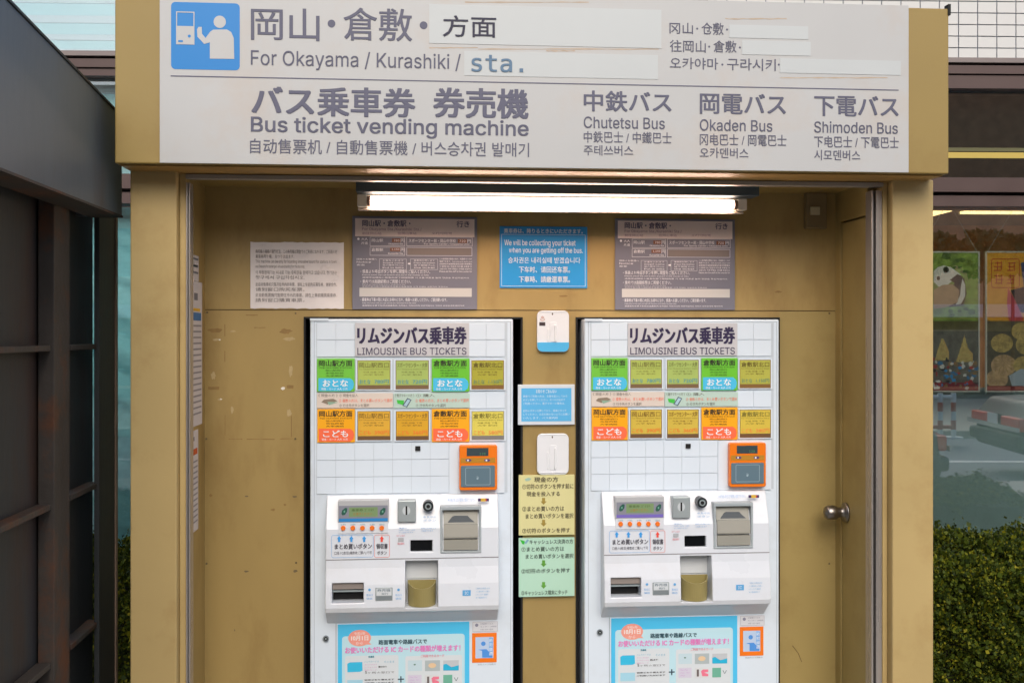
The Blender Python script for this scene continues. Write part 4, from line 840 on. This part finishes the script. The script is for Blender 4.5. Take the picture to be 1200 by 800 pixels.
# louvre window on the right with a yellow safety stripe
DG = glassmat('dark_glass', (.55, .62, .60), .14)
MB().box(B, um, ur, bz(210), bz(105.5), -.14, -.12).build('dark_board', mat('dark_interior', '#33413F', .6), bld)
lg = MB().box(B, um, ur, bz(209.9), bz(105.6), -.03, -.022).build('glass_pane', DG, bld)
MB().box(B, um, ur, bz(184.6), bz(177.8), -.021, -.018).build('yellow_stripe', mat('stripe_yellow', '#C0A850', .5), lg)
MB().box(B, um, ur, bz(176.6), bz(172.4), -.021, -.019).build('olive_stripe', mat('stripe_olive', '#5C5A34', .5), lg)
# left window bays with pale blinds
BL = mat('blind_teal', '#BCE0E6', .6, var=.05, vscale=2); BL2 = mat('blind_grey', '#D2DCE2', .6, var=.05, vscale=2)
PG = glassmat('pale_glass', (.92, .97, .97), .05)
MB().box(B, ul, um-.1, bz(71), bz(-60), -.03, -.024).build('glass_pane', PG, bld)
MB().box(B, ul, um-.1, bz(210), bz(98), -.03, -.024).build('glass_pane', PG, bld)
MB().box(B, B.px(811, 10)[0], B.px(828, 10)[0], bz(71), bz(-60), -.1, .03).build('mullion', BROWN, bld)
k = 0; y = -40
while y < 71:
    hgt_ = [9, 13, 7, 10, 8, 14][k % 6]
    MB().box(B, ul, um-.12, bz(y+hgt_-.4), bz(y), -.10, -.09-.003*(k % 2)).build('blind_slat', BL if k % 2 else BL2, bld); y += hgt_; k += 1
y = 98
while y < 210: MB().box(B, ul, B.px(400, 150)[0], bz(min(210, y+13.6)), bz(y), -.10, -.09-.004*(k % 2)).build('blind_slat', BL if k % 3 else BL2, bld); y += 14; k += 1
# left lower bay: teal curtain with slack folds behind glass
MB().box(B, ul, B.px(400, 400)[0], bz(700), bz(242.8), -.03, -.024).build('glass_pane', PG, bld)
CT = mat('curtain_teal', '#9AD2D8', .8, var=.1, vscale=3)
cv = []; cf = []; NU, NV = 60, 90; ca, cb, c0, c1_ = ul, B.px(400, 400)[0], bz(700), bz(243)
for j in range(NV+1):
    for i in range(NU+1):
        a, b = i/NU, j/NV; s_ = b*30+1.6*math.sin(a*9+b*3); cv.append(B.w(ca+(cb-ca)*a, c0+(c1_-c0)*b, -.13+.028*math.sin(s_*1.7+a*14)*abs(math.sin(b*5+a*3))+.012*math.sin(s_*4.1+a*31)))
for j in range(NV):
    for i in range(NU): q = j*(NU+1)+i; cf.append((q, q+1, q+NU+2, q+NU+1))
m_ = MB(); m_.add(cv, cf, True); m_.build('curtain', CT, bld)
# shop window on the right
SG = glassmat('shop_glass', (.92, .96, .96), .23)
sl_ = B.px(1000, 400)[0]
MB().box(B, sl_, ur, bz(700), bz(242.8), -.03, -.022).build('shop_glass', SG, bld)
INT = mat('shop_interior', '#D29660', .8, var=.3, vscale=9); dz = bz(238)
MB().box(B, sl_-.05, ur+1, 0, dz+.2, -1.05, -1.0).build('interior_wall', INT, bld)
MB().box(B, sl_-.05, sl_, 0, dz+.2, -1.0, -.15).build('interior_wall', INT, bld)
MB().box(B, sl_-.05, ur+1, dz+.001, dz+.05, -1.0, -.151).build('interior_ceiling', mat('interior_ceiling', '#8A7A60', .8), bld)
for (xa, xb, na, nb) in ((1060, 1128, -.22, -.46), (1164, 1230, -.22, -.34)):
    MB().box(B, B.px(xa, 250)[0], B.px(xb, 250)[0]+.05, dz-.012, dz-.001, nb, na).build('ceiling_light', mat('shop_light', '#FFF0C0', .5, emit=('#FFD890', 2.6)), bld)
MB().box(B, sl_, ur, bz(700), bz(459), -.42, -.40).build('low_screen', mat('low_screen_teal', '#A2BCB8', .5, var=.05), bld)
# hanging posters behind the glass
PP = B.off(-.16)
def hang(label, x0, y0, x1, y1, fn):
    u0, u1, v0, v1 = PP.r(x0, y0, x1, y1); e = empty('hanging_poster', PP.w((u0+u1)/2, v0, 0), label, 'poster')
    m_ = MB(); t_ = .006
    m_.box(PP, u0, u1, v0, v0+t_, -.004, .006); m_.box(PP, u0, u1, v1-t_, v1, -.004, .006); m_.box(PP, u0, u0+t_, v0+t_, v1-t_, -.004, .006); m_.box(PP, u1-t_, u1, v0+t_, v1-t_, -.004, .006)
    m_.build('white_frame', mat('poster_frame', '#E6E4D8', .5), e)
    t = MB(); fn(t, PP.off(.001)); t.build('print', None, e)
    uc = (u0+u1)/2; wi = MB()
    for s_ in (-1, 1): wi.cyl(PP.w(uc+s_*(u1-u0)*.46, v1, 0), PP.w(uc+s_*(u1-u0)*.05, dz, 0), .0012, seg=5)
    wi.build('hanging_wire', mat('wire', '#C8C4B8', .5), e)
def p1(t, g):
    t.m(mat('photo_green', '#93B04E', .4, var=.45, vscale=22)); t.frect(g, 1076, 296, 1147, 376, 0)
    t.m(ink('#5E5444')); t.fpoly(g, [(1108, 345), (1120, 330), (1130, 325), (1133, 344), (1129, 358), (1112, 360)], .0006)
    t.m(ink('#F6F1E6')); t.fpoly(g, [(1094, 330), (1094, 318), (1099, 313), (1106, 311), (1114, 313), (1121, 318), (1126, 322), (1116, 329), (1108, 336), (1100, 336)], .001); t.fpoly(g, [(1127, 325), (1131, 334), (1131, 347), (1126, 356), (1120, 357), (1125, 346)], .0012)
    t.m(ink('#2C2620')); t.disc(g, 1108.4, 316, 3.4, 3.8, .0015, 14); t.fpoly(g, [(1113, 328), (1122, 321), (1128, 324), (1126, 336), (1119, 332)], .0015); t.disc(g, 1099.5, 326, 2, 2.6, .0018, 10)
    t.m(ink('#C8A680')); t.fpoly(g, [(1094, 340), (1104, 334), (1116, 333), (1124, 340), (1122, 354), (1108, 360), (1094, 362)], .0018)
    t.m(mat('photo_hedge', '#56501E', .5, var=.3, vscale=40)); t.frect(g, 1076, 376, 1147, 386, 0)
    t.m(mat('photo_dark', '#7A7464', .5, var=.3, vscale=30)); t.frect(g, 1076, 386, 1147, 458, 0)
    t.m(ink('#E8C070')); t.fpoly(g, [(1098, 412), (1102, 402), (1105, 396), (1108, 402), (1112, 412), (1112, 420), (1098, 420)], .0006); t.fpoly(g, [(1124, 414), (1128, 404), (1130, 392), (1132, 404), (1136, 410), (1140, 414), (1140, 424), (1120, 424)], .0006)
    rnd = random.Random(4)
    t.m(mat('photo_gold', '#E8C070', .4, var=.4, vscale=50))
    for cx, by_, s_ in ((1104, 422, 1.0), (1130, 424, 1.1)):
        for j in range(5): w_ = (9-1.8*j)*s_; yy = by_-5.2*j*s_; t.fpoly(g, [(cx-w_, yy), (cx-w_*.75, yy-4.6*s_), (cx+w_*.75, yy-4.6*s_), (cx+w_, yy)], .0008+.00005*j)
    t.m(mat('photo_foliage', '#5E7A34', .4, var=.5, vscale=45))
    for i in range(16): blotch(t, g, rnd.uniform(1094, 1146), rnd.choice([rnd.uniform(298, 322), rnd.uniform(362, 374)]), rnd.uniform(3, 7), rnd.uniform(2, 4), .0002+.00002*i, 9)
    for i in range(90):
        x, y = rnd.uniform(1092, 1145), rnd.uniform(420, 455); t.m(ink(rnd.choice(['#F0ECE0', '#B83A34', '#3E9FE0', '#8A7660', '#C84A40', '#F4F0E8', '#4C8AB8', '#A88450', '#403830']))); blotch(t, g, x, y, rnd.uniform(1, 3.6), rnd.uniform(1, 3.4), .001+.00005*i, 9)
    t.m(ink('#9A3030')); t.frect(g, 1076, 448, 1147, 458, .0003)
def p2(t, g):
    t.m(mat('photo_orange', '#F8AE2C', .4, var=.12, vscale=8)); t.frect(g, 1156, 296, 1228, 376, 0)
    t.m(ink('#C83C2A')); t.frame(g, 1161.5, 303, 1195, 337.5, .004, .0006, r=.012)
    rs = random.Random(9)                              # carved seal strokes, not readable in the photograph
    for qx, qy in ((1164.5, 306), (1179.5, 306), (1164.5, 321), (1179.5, 321)):
        for j in range(3): a = qx+rs.uniform(0, 3); t.frect(g, a, qy+1.5+j*4.4, a+rs.uniform(7, 10), qy+2.7+j*4.4, .0006+.0001*j)
        for j in range(2): a = qx+2+j*5+rs.uniform(0, 2); t.frect(g, a, qy+rs.uniform(0, 3), a+1.2, qy+rs.uniform(9, 12.5), .001+.0001*j)
    t.m(ink('#D84A50')); t.fpoly(g, [(1181, 337), (1190, 352), (1200, 376), (1182, 376), (1180, 356)], .0008); t.m(ink('#36407A')); t.fpoly(g, [(1196, 308), (1228, 300), (1228, 345), (1200, 340)], .0009); t.m(ink('#3A2A24')); t.fpoly(g, [(1184, 340), (1200, 336), (1228, 345), (1228, 366), (1196, 366)], .001)
    t.m(mat('photo_dark2', '#665C40', .5, var=.3, vscale=30)); t.frect(g, 1156, 376, 1228, 458, 0)
    for i, (x, y, r_) in enumerate(((1174, 402, 13), (1197, 388, 12), (1204, 404, 14), (1176, 428, 15), (1168, 444, 13), (1200, 428, 13))):
        t.m(mat('photo_bun', '#CDB064', .4, var=.45, vscale=34) if i != 3 and i != 4 else mat('photo_bun_light', '#D8B080', .4, var=.4, vscale=34)); t.disc(g, x, y, r_, r_*.85, .001+.0004*i, 20)
        t.m(ink('#B0944C'))
        for a in range(13): an = a*.49+i; t.fpoly(g, [(x, y-3), (x+r_*.8*math.cos(an), y-2+r_*.7*math.sin(an)), (x+r_*.8*math.cos(an+.08), y-2+r_*.7*math.sin(an+.08))], .0012+.0004*i)
    t.m(ink('#B8C4CC')); t.fpoly(g, [(1182, 440), (1196, 432), (1228, 436), (1228, 452), (1186, 454)], .0042); t.m(ink('#9A3A34')); t.frect(g, 1156, 452, 1228, 458, .0044)
hang('framed photo poster of a panda on grass hanging behind the shop glass', 1074, 294.5, 1147.6, 459, p1)
hang('orange poster with red seal above steamed buns behind the shop glass', 1154.6, 294.5, 1230, 459, p2)

# ================================================================== hedges
LEAF = bpy.data.materials.new('hedge_leaf'); LEAF.use_nodes = True; N = LEAF.node_tree.nodes; L = LEAF.node_tree.links; b = N['Principled BSDF']
gi = N.new('ShaderNodeNewGeometry'); rp = N.new('ShaderNodeValToRGB'); L.new(gi.outputs['Random Per Island'], rp.inputs[0]); L.new(rp.outputs[0], b.inputs['Base Color']); b.inputs['Roughness'].default_value = .55
e = rp.color_ramp.elements; b.inputs['Specular IOR Level'].default_value = .12; e[0].color = (.012, .022, .004, 1); e[1].color = (.22, .19, .012, 1)
for p_, c in ((.35, (.035, .052, .006, 1)), (.7, (.060, .085, .008, 1)), (.93, (.15, .155, .010, 1))): q = e.new(p_); q.color = c
def foliage(pts_fn, count, size, name, parent, mt=LEAF, nper=1, seed=1):
    rnd = random.Random(seed); vs = []; fs = []
    for i in range(count):
        p, sz, upb = pts_fn(rnd); d = Vector((rnd.gauss(0, 1), rnd.gauss(0, 1), rnd.gauss(0, 1)+upb)).normalized(); a = d.orthogonal().normalized(); a.rotate(Matrix.Rotation(rnd.uniform(0, 6.28), 3, d)); w_ = d.cross(a)*size*sz*.38; l_ = d*size*sz
        k = len(vs); vs += [p, p+l_*.5+w_, p+l_, p+l_*.5-w_]; fs.append((k, k+1, k+2, k+3))
    m_ = MB(); m_.add(vs, fs); o = m_.build(name, mt, parent); o['kind'] = 'stuff'; return o
def hedge(label, xa, xb, ya, yb, h, cnt, seed):
    e = empty('hedge', ((xa+xb)/2, (ya+yb)/2, 0), label, 'hedge', 'clipped hedges beside the booth')
    HU = lambda x, y: .018*math.sin(x*17+y*5)+.014*math.sin(x*41+1+y*19)+.012*math.sin(y*57+x*33)+.008*math.sin(x*97+y*83)
    core = MB(); core.box(G, xa+.05, xb-.05, ya+.05, yb-.05, .02, h-.06); core.build('branches', mat('hedge_core', '#1B1C0C', .9), e)
    def fn(r):
        q = r.random(); dep = abs(r.gauss(0, .022)) if r.random() < .93 else -abs(r.gauss(0, .016))
        big = 1.7 if r.random() < .12 else 1
        if q < .42: x, y = r.uniform(xa, xb), r.uniform(ya, yb); return Vector((x, y, h-.012+HU(x, y)-dep)), r.uniform(.5, 1.5)*big, 1.3
        if q < .86: x, z_ = r.uniform(xa, xb), r.uniform(h*.35, h); return Vector((x, ya+HU(x, z_)+dep+max(0, z_-h+.05)*.5, z_)), r.uniform(.5, 1.4)*big, .6
        s_ = r.random() < .5; y, z_ = r.uniform(ya, yb), r.uniform(h*.3, h); return Vector(((xa+dep) if s_ else (xb-dep), y, z_)), r.uniform(.6, 1.3), .6
    foliage(fn, cnt, .0115, 'foliage', e, seed=seed)
gY = GB.w(0, 0, 0).y
rx = FY(.05).px(1085, 700)[0]
hedge('clipped green hedge under the shop glass right of the booth', max(rx, pr1+.02), rx+1.3, .0, .78, .785, 120000, 3)
lx1 = FY(.2).px(170, 700)[0]; hedge('clipped green hedge glimpsed in the gap between shelter and booth', lx1-.75, lx1, .25, 1.0, .765, 40000, 5)

# ================================================================== street behind the camera, seen in the shop glass
def car(label, loc, rz, mt):
    e = empty('parked_car', loc, label, 'car', 'cars mirrored in the shop glass'); Fx = Frame(loc, (math.cos(rz), math.sin(rz), 0)); # u along the car, N to its side
    def sec(pts, n0, n1, nm, mm, bv=.04): MB().prism(Fx, pts, n0, n1).build(nm, mm, e, bevel=bv, seg=3)
    sec([(-2.3, .35), (-2.25, .75), (-2.1, .93), (-1.2, .97), (1.1, .95), (2.1, .82), (2.3, .6), (2.28, .3), (-2.0, .26)], -.85, .85, 'body', mt, .07)
    sec([(-1.25, .96), (-.8, 1.38), (-.3, 1.46), (.5, 1.44), (1.25, .95)], -.72, .72, 'cabin', mat('car_glass', '#20262A', .08, spec=.8), .06)
    sec([(-.75, 1.40), (-.3, 1.47), (.5, 1.45), (.55, 1.42)], -.70, .70, 'roof', mt, .02)
    for s_ in (-1, 1):
        for u in (-1.35, 1.4):
            wh = MB(); c = Fx.w(u, .32, s_*.74); wh.m(mat('tyre', '#101010', .8)); wh.cyl(c-Fx.N*.11, c+Fx.N*.11, .32, seg=24); wh.m(mat('hub', '#8C9096', .3, metal=.8)); wh.cyl(c-Fx.N*.118, c+Fx.N*.118, .19, seg=18); wh.build('wheel', None, e)
        MB().box(Fx, -2.335, -2.22, .60, .75, s_*.52-.30, s_*.52+.30).build('tail_light', mat('tail_red', '#C8281C', .25), e, bevel=.02)
    MB().box(Fx, -2.36, -2.2, .40, .55, -.84, .84).build('bumper', mt, e, bevel=.04)
    MB().box(Fx, -2.37, -2.345, .60, .61+.04, -.86, .86).build('chrome_strip', mat('chrome', '#C8CCD0', .15, metal=1), e)
    MB().box(Fx, -2.352, -2.34, .61, .765, -.165, .165).build('number_plate', mat('plate_white', '#C9CEC6', .5), e)
    return e
CARM = mat('car_black', '#1B2024', .45, spec=.2)
# the rear of the car shows at 1165 in the glass, 13 m away by way of the mirror
ca_ = math.radians(4); c = mirror_d(1165, 13.0)+Vector((math.cos(ca_), math.sin(ca_), 0))*2.35
car('black saloon car with red tail lights and number plate mirrored in the shop glass', Vector((c.x, c.y, -.12)), ca_, CARM)
c = mirror_d(1108, 12.0); car('dark car mirrored at the left edge of the shop glass', Vector((c.x-2.95, c.y+.9, -.12)), math.radians(182), mat('car_grey', '#202428', .2, coat=.5))
# barrier
c0 = mirror(1088, 514); c1 = mirror(1119, 514)
bar = empty('street_barrier', (c0+c1)/2, 'white barrier with red bands standing by the far kerb', 'barrier')
wr = mat('barrier_white', '#D8D8D2', .5); rd_ = mat('barrier_red', '#B83A28', .5); d = (c1-c0).normalized()
for p in (c0, c0+(c1-c0)*.5, c1):
    for i in range(5): MB().cyl(p+Vector((0, 0, .14*i)), p+Vector((0, 0, .14*(i+1))), .04, seg=10).build('barrier_post', wr if i % 2 == 0 else rd_, bar)
for z_ in (.18, .64): MB().cyl(c0+Vector((0, 0, z_)), c1+Vector((0, 0, z_)), .03, seg=8).build('barrier_rail', wr if z_ > .3 else rd_, bar)
MB().cyl(c1, c1+Vector((0, 0, .03)), .14, seg=14).build('foot', wr, bar)
# building across the street
by = mirror_d(1150, 31); BF = Frame((by.x, by.y, 0), (-1, 0, 0))
hz = lambda y: CAM.z+(HY-y)/F*31*1.0
opp = empty('brick_building', BF.w(0, 0, 0), 'pale brown brick building with a pink awning across the street', 'building')
MB().box(BF, -32, 32, 0, 9, -5, 0).build('wall', mat('brick_brown', '#D8A078', .8, var=.18, vscale=3, bump=.3, bscale=12), opp)
MB().box(BF, -32, 32, hz(372), hz(357.5), 0, 1.1).build('awning', mat('awning_pink', '#F4D4D8', .6), opp)
MB().box(BF, -31, 31, .1, hz(388), .002, .06).build('shop_front', mat('shopfront_dark', '#2A2C2C', .4), opp)
MB().box(BF, -31, 31, hz(388), hz(374), .002, .08).build('sign_band', mat('band_tan', '#8C7A52', .6, var=.2, vscale=6), opp)
TREEM = bpy.data.materials.new('tree_leaf'); TREEM.use_nodes = True; TREEM.node_tree.nodes['Principled BSDF'].inputs['Base Color'].default_value = (.06, .10, .02, 1)
for i, (px_, s_, lb) in enumerate(((1092, 1.0, 'leftmost round street tree mirrored above the panda poster'), (1155, 1.15, 'widest round street tree before the brick wall'), (1188, .9, 'right round street tree before the brick wall'))):
    p = mirror_d(px_, 28.5); e = empty('street_tree', p, lb, 'tree', 'round trees across the street')
    MB().cyl(p, p+Vector((0, 0, 3.4)), .06, .04, seg=8).cyl(p+Vector((0, 0, 3.1)), p+Vector((.22, .1, 3.6)), .03, .015, seg=6).cyl(p+Vector((0, 0, 3.2)), p+Vector((-.2, -.1, 3.7)), .03, .015, seg=6).build('trunk', mat('bark', '#4A3C2E', .9, var=.2), e)
    def fn(r, p=p, s_=s_):
        d = Vector((r.gauss(0, 1), r.gauss(0, 1), r.gauss(0, 1))).normalized(); rr_ = (.55+.45*r.random()**.4)*(1+.18*math.sin(d.x*7+d.z*5)); return p+Vector((0, 0, 3.75))+Vector((d.x*1.0, d.y*1.0, d.z*.8))*rr_*s_*.62, r.uniform(.7, 1.3), 0
    foliage(fn, 3200, .17, 'crown', e, TREEM, seed=20+i)
for _o in _FO.values(): bpy.data.objects.remove(_o)
print('objects', len(bpy.data.objects), 'tris', sum(len(o.data.loop_triangles) if False else sum(len(p.vertices)-2 for p in o.data.polygons) for o in bpy.data.objects if o.type == 'MESH'))
